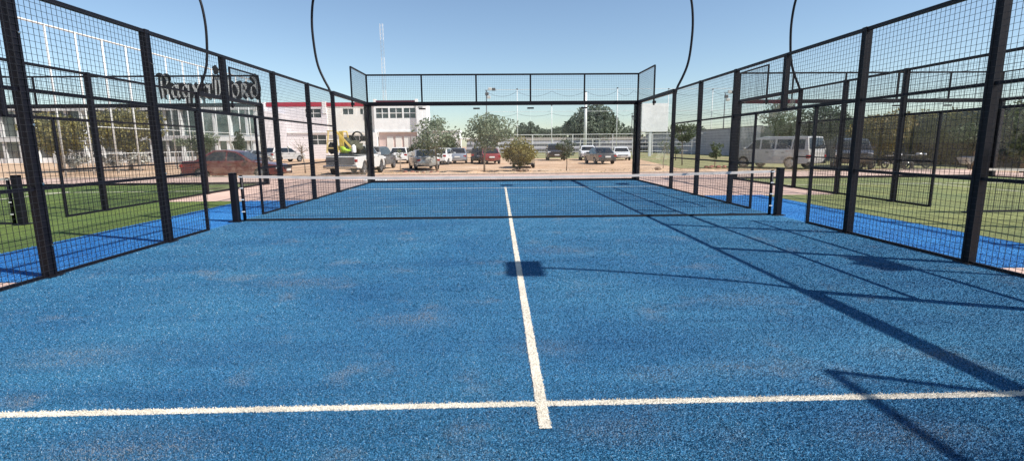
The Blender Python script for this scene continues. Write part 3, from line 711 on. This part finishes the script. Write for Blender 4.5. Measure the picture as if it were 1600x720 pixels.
tree('round_bush', 'round yellow-green bush ringed with stones', (1.17,24.1), 1.7, (.86,.8,.70), .05, 1.02, 4600, .075, 46, 'leaf_olive', 'bark', 8, (0,0), None, 'bush')
tree('young_tree', 'small dark green tree on a thin straight trunk', (4.08,23.12), 1.6, (.52,.5,.42), .022, 1.18, 1100, .065, 18, 'leaf_dark', 'bark', 9, (.02,0), yt)
tree('sapling', 'nearly leafless sapling by the white estate car', (-6.82,25.32), 1.25, (.30,.3,.25), .022, 1.0, 90, .06, 10, 'leaf_grey', 'palebark', 12, (.03,0), yt)
tree('bare_tree', 'bare branching tree left of the loaded pickup', (-12.91,24.71), 2.0, (.75,.6,.55), .035, 1.45, 60, .05, 26, 'leaf_grey', 'palebark', 14, (-.15,0), yt, limbs=14)
tree('young_tree', 'leafy dark tree behind the right glass panels', (14.41,31.31), 2.75, (.85,.8,.55), .035, 2.1, 1400, .09, 20, 'leaf', 'palebark', 17, (-.1,0), yt)
tree('young_tree', 'small reddish-stemmed tree inside a ring of stones', (14.96,26.42), 1.45, (.50,.5,.40), .022, .95, 700, .075, 14, 'leaf', 'brick', 19, (0,0), yt)
tree('sapling', 'thin sapling in dry grass before the white billboard', (11.29,26.3), 1.75, (.40,.4,.50), .02, 1.25, 260, .06, 14, 'leaf_grey', 'palebark', 21, (.05,0), yt)
tree('sapling', 'tiny sapling far behind the billboard post', (18.13,43.65), 1.5, (.5,.5,.4), .03, 1.0, 300, .09, 10, 'leaf', 'bark', 22, (0,0), yt)
tree('cypress', 'dark upright bush beside the loose young tree', (-5.52,43.04), 2.4, (.95,.9,1.15), .06, 1.2, 2600, .13, 40, 'leaf_dark', 'bark', 23, (0,0), None, 'tree')
tree('hedge_bush', 'dark low bush by the building entrance', (-8.75,46.1), 1.6, (1.2,.8,.75), .05, .8, 1500, .13, 26, 'leaf_dark', 'bark', 24, (0,0), None, 'bush')
tree('tree', 'small green treetop peeking over the low white annex', (-9.73,70.54), 4.6, (1.3,1.2,1.2), .08, 3.4, 1200, .2, 22, 'leaf', 'bark', 25)
# right side behind the pale green court
tree('tree', 'green feathery tree above the roof of the grey van', (24.86,36.32), 4.3, (1.2,1.2,1.3), .09, 3.0, 2600, .13, 32, 'leaf', 'bark', 31)
tree('tree', 'dark leafy tree between the van and the black off-roader', (27.3,33.88), 3.9, (1.7,1.5,1.1), .09, 2.75, 3200, .14, 36, 'leaf_dark', 'bark', 33)
tree('tree', 'yellowing bushy tree behind the motorcycles', (26.81,26.54), 2.9, (1.5,1.3,1.1), .07, 1.95, 5200, .12, 48, 'leaf_gold', 'bark', 35)
tree('tree', 'dark shaded tree against the grey wall', (28.77,21.41), 2.4, (1.0,.9,.7), .07, 1.65, 2200, .11, 28, 'leaf_dark', 'bark', 37)
tree('tree', 'tall green tree at the far right edge', (27.91,17.5), 3.2, (1.0,1.0,1.2), .08, 1.9, 2800, .11, 34, 'leaf', 'bark', 39)
# left side
tree('tree', 'wide olive tree in front of the glass building', (-28.8,31.43), 3.8, (2.0,1.6,1.25), .10, 2.6, 5600, .13, 50, 'leaf_olive', 'bark', 41)
tree('tree', 'olive tree nearest the left edge', (-31.98,28.99), 3.4, (1.8,1.5,1.1), .10, 2.4, 4600, .13, 46, 'leaf_olive', 'bark', 43)
tree('tree', 'slim dark green tree left of the maroon sedan', (-24.03,33.26), 2.3, (.75,.7,.7), .05, 1.6, 1500, .10, 22, 'leaf_dark', 'bark', 45)
tree('cypress', 'narrow dark cypress above the maroon sedan', (-23.91,38.76), 2.75, (.50,.5,1.1), .05, 1.55, 1500, .10, 26, 'leaf_dark', 'bark', 47)
tree('tree', 'pale green tree in the middle of the left lot', (-27.82,38.76), 2.7, (1.2,1.0,.8), .06, 1.9, 1500, .11, 24, 'leaf_grey', 'palebark', 49)
for i, (x, y) in enumerate(((-29.78,30.94),(-28.06,31.31),(-31.61,29.72))):
    tree('flowering_bush', ('white flowering bush under the wide olive tree','white flowering bush right of the olive trunk','white flowering bush nearest the left edge')[i], (x,y), 1.2, (.65,.5,.45), .03, .75, 420, .13, 16, 'blossom', 'bark', 51+i, (0,0), 'white flowering bushes', 'bush')
# far trees beyond the sports field
far = [((21.56,109.65),7.9,(4.4,3.5,3.3),4.5,'broad dark tree beyond the sports field'), ((17.89,112.1),6.2,(2.2,2,2.4),3.9,'dark tree at the left shoulder of the broad tree'), ((25.96,113.32),6.4,(2.0,2,2.4),4.0,'dark tree at the right shoulder of the broad tree'),
       ((11.29,118.21),4.6,(2.6,2,1.6),2.9,'low tree line clump left of the broad tree'), ((7.87,114.54),5.6,(1.2,1.2,2.0),3.4,'pointed tree over the far wall'), ((5.67,114.54),5.3,(1.5,1.4,1.8),3.3,'small dark tree behind the round bush'),
       ((14.71,119.43),4.8,(2.2,2,1.6),3.0,'pale far tree beside the broad tree'), ((31.82,116.98),4.6,(2.6,2,1.6),2.9,'low far tree by the right corner post'), ((40.38,119.43),4.8,(3.0,2,1.7),2.9,'low far tree behind the billboard'), ((1.51,119.43),4.2,(2.2,2,1.5),2.6,'low far tree behind the round-crowned young tree'), ((48.93,121.87),5.0,(3.2,2,1.8),3.0,'low far tree beyond the grey wall')]
for i, (p, h, c, zc, lb) in enumerate(far):
    tree('far_tree', lb, p, h, c, .18, zc, 6000 if i == 0 else 1400, .45, 60 if i == 0 else 24, 'leaf_far', 'bark', 70+i, (0,0), 'trees beyond the sports field', spread=np.array(c)*.26)
# stones around the planted trees
sg = 'stones ringed round the planted trees'
for i in range(7):
    a = i*.9+.2; stone(1.17+.44*math.cos(a), 23.79+.36*math.sin(a), rng.uniform(.12,.20), 'dark stone ringing the yellow-green bush', 100+i, None, sg)
for i in range(8):
    a = i*.78; stone(14.96+.67*math.cos(a), 26.3+.55*math.sin(a), rng.uniform(.11,.18), 'reddish stone ringing the small tree at right', 120+i, M['brick'], sg)
for i in range(6):
    stone(-6.06+i*.39+rng.uniform(-.1,.1), 23.24+rng.uniform(-.3,.3), rng.uniform(.07,.13), 'broken brick lying below the silver sedan', 140+i, M['brick'], 'broken bricks', 'broken_brick')
stone(10.07,23.6,.19,'lone dark stone near the right corner post',160)
stone(2.37,22.9,.11,'pale stone right of the bush',161); 
# pale gravel scatter
g = np.random.default_rng(4); m = MB()
for i in range(420):
    x, y = g.uniform(-12,15), g.uniform(20.5,26); r = g.uniform(.014,.045); m.blob((x,y,-.31), r, r, r*.7, i, .3, 5, 3)
o = m.build('gravel', M['kerb']); o['kind'] = 'stuff'
g = np.random.default_rng(6); m = MB()
for i in range(900):
    x, y = g.uniform(-11,24), g.uniform(21,24.5); 
    if g.random() < .5: y = 22.3+abs(g.normal(0,.35))
    for k in range(4):
        a = g.uniform(0,6.28); h_ = g.uniform(.05,.16); m.add([(x-.006,y,-.33),(x+.006,y,-.33),(x+.06*math.cos(a),y+.06*math.sin(a),h_-.32)], [(0,1,2)])
o = m.build('dry_weeds', M['leaf_olive']); o['kind'] = 'stuff'

# ------------------------------------------------------------------ buildings
def window(root, x0, x1, z0, z1, y, cols=1, rows=1, fr=.07, gl='winglass', fm='white'):
    m = MB(); w = x1-x0; h = z1-z0
    m.box(x0-fr,x0,y-.06,y+.05,z0-fr,z1+fr); m.box(x1,x1+fr,y-.06,y+.05,z0-fr,z1+fr); m.box(x0,x1,y-.06,y+.05,z1,z1+fr); m.box(x0,x1,y-.08,y+.05,z0-fr,z0)
    for i in range(1,cols): m.box(x0+w*i/cols-fr/2,x0+w*i/cols+fr/2,y-.05,y+.05,z0,z1)
    for j in range(1,rows):
        for i in range(cols):
            m.box(x0+w*i/cols+fr/2*(i>0),x0+w*(i+1)/cols-fr/2*(i<cols-1),y-.048,y+.05,z0+h*j/rows-fr/2,z0+h*j/rows+fr/2)
    f = m.build('window', M[fm], root); MB().box(x0,x1,y+.0,y+.03,z0,z1).build('pane', M[gl], f)
def wall_holes(x0, x1, z0, z1, y, holes, depth=.3):
    """a front wall with rectangular openings (sorted, same column list)"""
    m = MB(); xs = sorted(set([x0,x1]+[a for h in holes for a in h[:2]])); 
    for a, b in zip(xs[:-1], xs[1:]):
        zs = sorted([(h[2],h[3]) for h in holes if h[0] <= a+1e-6 and h[1] >= b-1e-6]); z = z0
        for p, q in zs:
            if p > z: m.box(a,b,y,y+depth,z,p)
            z = q
        if z < z1: m.box(a,b,y,y+depth,z,z1)
    return m
bA = thing('long_building', 'long white two-storey building with a red parapet stripe', 'building', (0.05,65.65,-.30)); bA.scale = (1.22,)*3  # placed and sized by scaling about the camera; same for structures below
wA = [(-22.6,-20.8,4.75,5.75),(-22.4,-20.4,1.65,2.75)]; wB = [(-18.3,-17.1,5.1,5.75),(-16.3,-15.6,5.1,5.75),(-17.9,-15.2,2.0,2.6)]
wall_holes(-27.7,-20.15,-.03,6.0,0,wA).build('wall', M['wall2'], bA)
wall_holes(-20.15,-14.6,-.03,6.0,.12,wB).build('wall', M['wallw'], bA)
MB().box(-27.0,-20.6,-.04,.3,6.003,6.5).build('parapet', M['red'], bA); MB().box(-20.2,-14.6,.06,.4,6.003,6.45).build('parapet', M['red'], bA)
MB().box(-20.62,-20.18,-.06,.3,5.2,6.55).build('pilaster', M['white'], bA)
MB().box(-28.2,-27.1,-.25,.3,-.03,6.5).build('corner_column', M['white'], bA)
MB().box(-27.1,-14.6,-.12,-.002,2.95,3.10).build('ledge', M['wall'], bA)
for h in wA: window(bA, *h, .12, 2, 2, .06)
for h in wB: window(bA, *h, .22, 2, 1, .06)
for i in range(9): MB().box(-26.4+i*.7,-26.39+i*.7,-.006,-.001,3.1,6.0).build('panel_joint', M['grey'], bA)
MB().box(-27.7,-14.6,.6,12,-.03,5.9).build('rear_block', M['wall'], bA)
bB = thing('entrance_block', 'white building block with a window band above a recessed entrance', 'building', (0.05,65.16,-.30)); bB.scale = (1.22,)*3
hb = [(-14.35,-12.95,4.6,5.75),(-12.75,-11.35,4.6,5.75),(-11.15,-9.8,4.6,5.75)]
wall_holes(-14.6,-9.65,3.15,5.9,0,hb).build('wall', M['white'], bB)
for h in hb: window(bB, *h, .1, 2, 2, .08)
MB().box(-14.6,-9.65,.0,.35,5.903,6.12).build('lintel', M['white'], bB); MB().box(-14.3,-9.8,-.06,.3,6.123,6.6).build('parapet', M['darkred'], bB)
MB().box(-14.6,-14.3,-.08,.3,6.123,6.75).build('pilaster', M['white'], bB); MB().box(-9.8,-9.5,-.08,.3,6.123,6.75).build('pilaster', M['white'], bB)
MB().box(-14.6,-9.65,-.1,.3,2.98,3.148).build('canopy', M['wall'], bB)
MB().box(-14.9,-14.3,-.3,.3,-.03,2.98).build('column', M['white'], bB)
MB().box(-14.2,-9.65,.2,2.5,-.03,2.98).build('recess_wall', M['pink'], bB)
for i, x in enumerate((-12.9,-11.9,-10.9,-10.1)):
    d = MB().box(x-.36,x+.36,.13,.197,0,2.5).build('door', M['wallw'], bB); MB().box(x+.24,x+.28,.08,.128,.95,1.15).build('handle', M['dark'], d)
MB().box(-9.65,-8.45,-.35,2.5,-.03,6.2).build('pillar', M['white'], bB); MB().box(-9.4,-8.9,-.39,-.352,5.75,5.85).build('wall_lamp', M['greyroof'], bB)
MB().box(-14.6,-9.66,2.6,12,-.03,5.9).build('rear_block', M['wall'], bB)
bC = thing('annex', 'low white annex with a lattice door right of the entrance', 'building', (0.05,61.99,-.30)); bC.scale = (1.22,)*3
hc = [(-5.9,-5.1,0,2.1)]
wall_holes(-8.4,-4.6,-.03,2.95,0,hc).build('wall', M['wall'], bC); MB().box(-8.4,-4.5,-.12,3,2.953,3.08).build('roof', M['white'], bC)
MB().box(-8.4,-4.62,.35,4,-.03,2.95).build('rear_block', M['wall'], bC)
m = MB(); 
for i in range(7): m.box(-5.9+.8*i/6-.012,-5.9+.8*i/6+.012,.1,.13,0,2.1)
for j in range(9): m.box(-5.9,-5.1,.131,.15,.02+j*.25,.045+j*.25)
m.build('lattice_door', M['greyroof'], bC)
m = MB()
for i in range(4): m.box(-4.55+i*1.45,-4.47+i*1.45,0,.08,-.03,2.1)
m.box(-4.55,.0,-.4,2.4,2.10,2.22); m.build('carport', M['white'], bC)
# left glass building
bL = thing('glass_building', 'two-storey glass building with white bands and columns at left', 'building', (0.05,57.1,-.30)); bL.scale = (1.22,)*3
MB().box(-58,-24.9,.5,10,-.03,5.2).build('core', M['grey'], bL)
MB().box(-58,-24.9,-.25,.52,5.203,5.65).build('roof_band', M['greywhite'], bL)
MB().box(-58,-24.9,-.2,.48,2.15,2.65).build('floor_band', M['greywhite'], bL)
MB().box(-58,-24.9,.1,.45,-.03,.5).build('plinth', M['wall'], bL)
x = -57.5; i = 0
while x < -26.0:
    w = 1.65; mt = 'tealglass' if x > -33.5 else 'winglass'
    MB().box(x+.1,x+w-.1,.25,.30,2.65,5.2).build('glazing', M[mt], bL); MB().box(x+.1,x+w-.1,.25,.30,.5,2.15).build('glazing', M[mt], bL)
    MB().box(x-.1,x+.1,-.05 if i%3 else -.22,.45,-.02,5.2).build('column', M['whitepost' if i%3 == 0 else 'greywhite'], bL); x += w; i += 1
MB().box(-25.3,-24.9,-.1,.45,-.02,5.2).build('column', M['white'], bL)
pt = thing('white_portico', 'low white portico in front of the teal glass', 'portico', (0.05,55.02,-.30)); pt.scale = (1.22,)*3
MB().box(-28.6,-24.4,0,1.2,2.05,2.45).build('roof', M['white'], pt)
for x in (-28.4,-27.4,-26.2,-24.8): MB().box(x-.12,x+.12,.1,.35,-.02,2.05).build('column', M['white'], pt)
# tall white ball-stop cage at left
cg = thing('ball_stop_fence', 'tall white post fence with a top rail at left', 'fence', (-26.84,2.1,-.30)); cg.scale = (1.22,)*3
for i in range(16):
    y = 11.6+i*1.82; MB().tube([(0,y,-.03),(0,y,7.25)], .045, 8).build('post', M['whitepost'], cg, smooth=True)
MB().tube([(0,11.6,7.28),(0,38.9,7.28)], .05, 8).build('top_rail', M['whitepost'], cg, smooth=True)
for z in (1.1,2.55): MB().tube([(0,19,z),(0,38.9,z)], .022, 6).build('mid_rail', M['whitepost'], cg)
# low white railing
rl = thing('white_railing', 'low white railing of upright bars before the glass building', 'railing', (0.05,42.43,-.30)); rl.scale = (1.22,)*3
for z in (.25,1.1): MB().bar((-36,0,z),(-22.5,0,z),.05).build('rail', M['greywhite'], rl)
m = MB()
for i in range(46): m.box(-36+i*.3-.015,-36+i*.3+.015,-.015,.015,.0,1.1)
m.build('bars', M['greywhite'], rl)
# grey boundary wall on the right
gw = thing('boundary_wall', 'dark grey block wall behind the trees along the right side', 'wall', (33.05,2.1,-.30)); gw.scale = (1.22,)*3
MB().box(0,.2,4,44,-.03,2.98).build('wall', M['darkwall'], gw); MB().box(-.05,.25,4,44,2.983,3.1).build('coping', M['greyroof'], gw)
for i in range(10): MB().box(-.06,-.002,5+i*4,5.3+i*4,-.03,2.98).build('pier', M['darkwall'], gw)
gw = thing('boundary_wall', 'pale lilac-grey wall seen through the right mesh beyond the stone-ringed tree', 'wall', (33.05,2.1,-.30)); gw.scale = (1.22,)*3
MB().box(0,.2,44.01,86,-.03,3.1).build('wall', M['grey'], gw); MB().box(-.05,.25,44.01,86,3.103,3.2).build('coping', M['greyroof'], gw)
for k, (y, lb) in enumerate(((16.5,'dense creeper on the dark wall at the far right'),(22,'dense creeper on the dark wall behind the motorcycles'),(27.5,'dense creeper on the dark wall behind the van roof'))):
    cr = thing('creeper', lb, 'climbing plant', (32.86,1.222*y+2.1,-.33)); cr.scale = (1.22,)*3; rr = random.Random(k)
    cs = [(rr.uniform(-.1,.05), rr.uniform(-2.4,2.4), rr.uniform(.3,3.0)) for _ in range(60)]
    leaves(3600, cs, np.array([.10,.38,.30]), .13, 300+k).build('foliage', M['leaf_dark' if k != 1 else 'leaf_olive'], cr)
    m = MB()
    for q in range(5): m.tube([(-.02,-2+q,0),(-.03,-1.9+q,1.2),(-.03,-2.1+q,2.6)], [.03,.025,.012], 5)
    m.build('stems', M['bark'], cr)
# billboard
bb = thing('billboard', 'blank white billboard on a single thick post', 'billboard', (21.74,63.21,-.30)); bb.scale = (1.22,)*3
MB().box(-1.55,1.5,-.08,.08,2.75,5.95).build('panel', M['white'], bb, bevel=.02); MB().box(-.62,-.32,-.02,.2,-.03,2.75).build('post', M['whitepost'], bb)
MB().box(-1.6,1.55,.082,.16,2.7,2.85).build('rear_beam', M['greyroof'], bb)
# sports field fence, poles, goal
sf = thing('field_fence', 'low white rail fence along the sports field', 'fence', (0.05,72.99,-.30)); sf.scale = (1.22,)*3
for i in range(14):
    x = -1+i*2.62; MB().tube([(x,0,-.03),(x,0,2.72 if i%2 == 0 else 2.1)], .05, 6).build('post', M['whitepost'], sf)
for z in (.5,1.1,1.6,2.1): MB().tube([(-1,0,z),(33.1,0,z)], .025, 6).build('rail', M['whitepost'], sf)
MB().tube([(-1,.03,2.7),(33.1,.03,2.7)], .035, 6).build('top_rail', M['whitepost'], sf)
m = wires(-1, 33, .1, 2.65, lambda q, z: (q, .08, z), .34, .012); m.build('mesh', M['whitepost'], sf)
gl = thing('soccer_goal', 'white soccer goal frame behind the white off-roader', 'goal', (15.08,77.87,-.30)); gl.scale = (1.22,)*3
MB().tube([(-1.2,0,-.02),(-1.2,0,2.1),(1.5,0,2.1),(1.5,0,-.02)], .06, 8).build('goal_frame', M['whitepost'], gl)
MB().tube([(-1.2,0,2.1),(-1.2,1.4,-.02)], .03, 6).tube([(1.5,0,2.1),(1.5,1.4,-.02)], .03, 6).tube([(-1.2,1.4,0),(1.5,1.4,0)], .03, 6).build('goal_stays', M['whitepost'], gl)
PX = (2.71,7.94,13.1,17.92,25.73,32.5,36.5); PH = (9.7,7.3,9.2,9.8,9.6,9.5,9.5)
pn = 'tall white net posts round the sports field'
LB = ('tall white net post above the round bush','shorter white net post left of the thick one','thickest white net post in the middle','tall white net post near the right corner post','tall white net post by the billboard','tall white net post behind the right mesh','tall white net post furthest right')
for i, (x, h_) in enumerate(zip(PX, PH)):
    r = .25 if i == 2 else .065
    p = thing('net_post', LB[i], 'post', (1.222*x+.05,87.65,-.33), 0, pn); p.scale = (1.22,)*3; MB().tube([(0,0,0),(0,0,h_)], [r,r*.8], 10).build('pole', M['whitepost'], p, smooth=True); MB().lathe([(0,h_+.16),(.14,h_+.08),(.14,h_)], (0,0,0), 'z', 8).build('cap', M['greyroof'], p)
cb = thing('ball_net', 'sagging dark cables of the ball-stop net between the white posts', 'net', (0.05,87.77,-.30)); cb.scale = (1.22,)*3
m = MB()
XS = (-1.9,2.71,8.0,13.1,17.92,20.4,25.73,32.5,36.5)
for z, sag in ((9.4,.75),(6.1,.4)):
    for a, b in zip(XS[:-1], XS[1:]):
        m.tube([(a+(b-a)*k/8,0,z-sag*4*(k/8)*(1-k/8)) for k in range(9)], .02, 5)
m.build('sagging_cable', M['greyroof'], cb)
m = MB(); m.tube([(-1.9,.1,9.65),(36.5,.1,9.65)], .028, 5); m.tube([(-1.9,.1,6.4),(36.5,.1,6.4)], .028, 5); m.build('top_cable', M['whitepost'], cb)
def mast(x, y, h_, label):
    p = thing('floodlight_mast', label, 'floodlight', (1.222*x+.05,1.222*y+2.1,-.33), 0, 'floodlight masts round the sports field'); p.scale = (1.22,)*3
    MB().tube([(0,0,0),(0,0,h_)], [.10,.06], 8).build('pole', M['greyroof'], p, smooth=True); MB().bar((-.2,0,h_),(1.5,0,h_),.08).build('crossarm', M['greyroof'], p)
    for k, (dx, dz) in enumerate(((.1,-.55),(.55,.15),(1.1,.1),(.35,-1.0))):
        MB().box(dx-.26,dx+.26,-.35,-.05,h_+dz-.2,h_+dz+.2).build('lamp', M['lamp' if k%2 else 'greyroof'], p, bevel=.05)
mast(-1.9,68,9.4,'floodlight mast above the round-crowned young tree'); mast(34.0,69,8.9,'floodlight mast behind the right mesh fence'); mast(25.4,90,7.2,'distant floodlight mast by the right corner post')
fw = thing('far_wall', 'low grey wall of the terraces across the sports field', 'wall', (0.05,107.21,-.30)); fw.scale = (1.22,)*3
MB().box(-6,60,0,.4,-.03,2.2).build('wall', M['grey'], fw)
for k in range(3): MB().box(-6,60,-1.0-k,-.02-k,-.03,1.6-k*.45).build('terrace', M['grey' if k%2 else 'greyroof'], fw)
MB().box(-6,60,-.05,.45,2.2,2.75).build('coping', M['kerb'], fw)
# radio mast
rm = thing('radio_mast', 'thin pale lattice radio mast rising behind the building', 'mast', (-25.62,109.65,-.33)); rm.scale = (1.22,)*3
for k in range(8):
    z0, z1 = k*2.9, (k+1)*2.9; m = MB(); w = .26
    for a, b in ((-w,-w),(w,-w),(w,w),(-w,w)): m.bar((a,b,z0),(a,b,z1),.03)
    for j in range(4):
        q0, q1 = z0+2.9*j/4, z0+2.9*(j+1)/4; m.bar((-w,-w,q0),(w,-w,q1),.02); m.bar((w,w,q0),(-w,w,q1),.02); m.bar((-w,w,q0),(-w,-w,q1),.02); m.bar((w,-w,q0),(w,w,q1),.02)
    m.build('mast_section', M['whitepost'] if k%2 else paint('mast_pale_blue', (.33,.40,.46), .6), rm)

# ------------------------------------------------------------------ light, sky, camera
sv = Vector((.835,-.352,1.0)).normalized()
sd = bpy.data.lights.new('sun', 'SUN'); sd.energy = 5.0; sd.angle = R(.5); sd.color = (1,.94,.86)
so = bpy.data.objects.new('sun', sd); COL.objects.link(so); so.rotation_euler = sv.to_track_quat('Z','Y').to_euler(); so.location = (20,-10,30)
w = bpy.data.worlds.new('World'); scene.world = w; w.use_nodes = True; nt = w.node_tree; nt.nodes.clear()
sk = nt.nodes.new('ShaderNodeTexSky'); sk.sky_type = 'NISHITA'; sk.sun_disc = False; sk.sun_elevation = math.asin(sv.z); sk.sun_rotation = math.atan2(sv.x, sv.y)
sk.air_density = 1.0; sk.dust_density = .35; sk.ozone_density = .5; sk.altitude = 100
bg = nt.nodes.new('ShaderNodeBackground'); bg.inputs[1].default_value = .09; ow = nt.nodes.new('ShaderNodeOutputWorld')
tn = nt.nodes.new('ShaderNodeMix'); tn.data_type = 'RGBA'; tn.blend_type = 'MULTIPLY'; tn.inputs[0].default_value = 1; tn.inputs[7].default_value = (.93,1.0,1.06,1)
nt.links.new(sk.outputs[0], tn.inputs[6]); nt.links.new(tn.outputs[2], bg.inputs[0]); nt.links.new(bg.outputs[0], ow.inputs[0])
cx, cy, cz, yaw, pit, rol, f = -.20661,-9.44154,1.35113,.0247,.16424,-.00864,799.80793
fwd = Vector((math.sin(yaw)*math.cos(pit), math.cos(yaw)*math.cos(pit), -math.sin(pit)))
r0 = Vector((math.cos(yaw), -math.sin(yaw), 0)); u0 = r0.cross(fwd)
r2 = r0*math.cos(rol)+u0*math.sin(rol); u2 = -r0*math.sin(rol)+u0*math.cos(rol)
cd = bpy.data.cameras.new('camera'); cd.sensor_fit = 'HORIZONTAL'; cd.sensor_width = 36; cd.lens = f/1600*36; cd.clip_start = .05; cd.clip_end = 3000
co = bpy.data.objects.new('camera', cd); COL.objects.link(co)
mw_ = Matrix((r2, u2, -fwd)).transposed().to_4x4(); mw_.translation = (cx,cy,cz); co.matrix_world = mw_
scene.camera = co
vs = scene.view_settings; vs.view_transform = 'Standard'; vs.look = 'None'; vs.exposure = .6; vs.gamma = 1; vs.use_curve_mapping = False
scene.render.engine = 'CYCLES'; scene.cycles.transparent_max_bounces = 24; scene.cycles.max_bounces = 6
scene.render.resolution_x = 1024; scene.render.resolution_y = 460
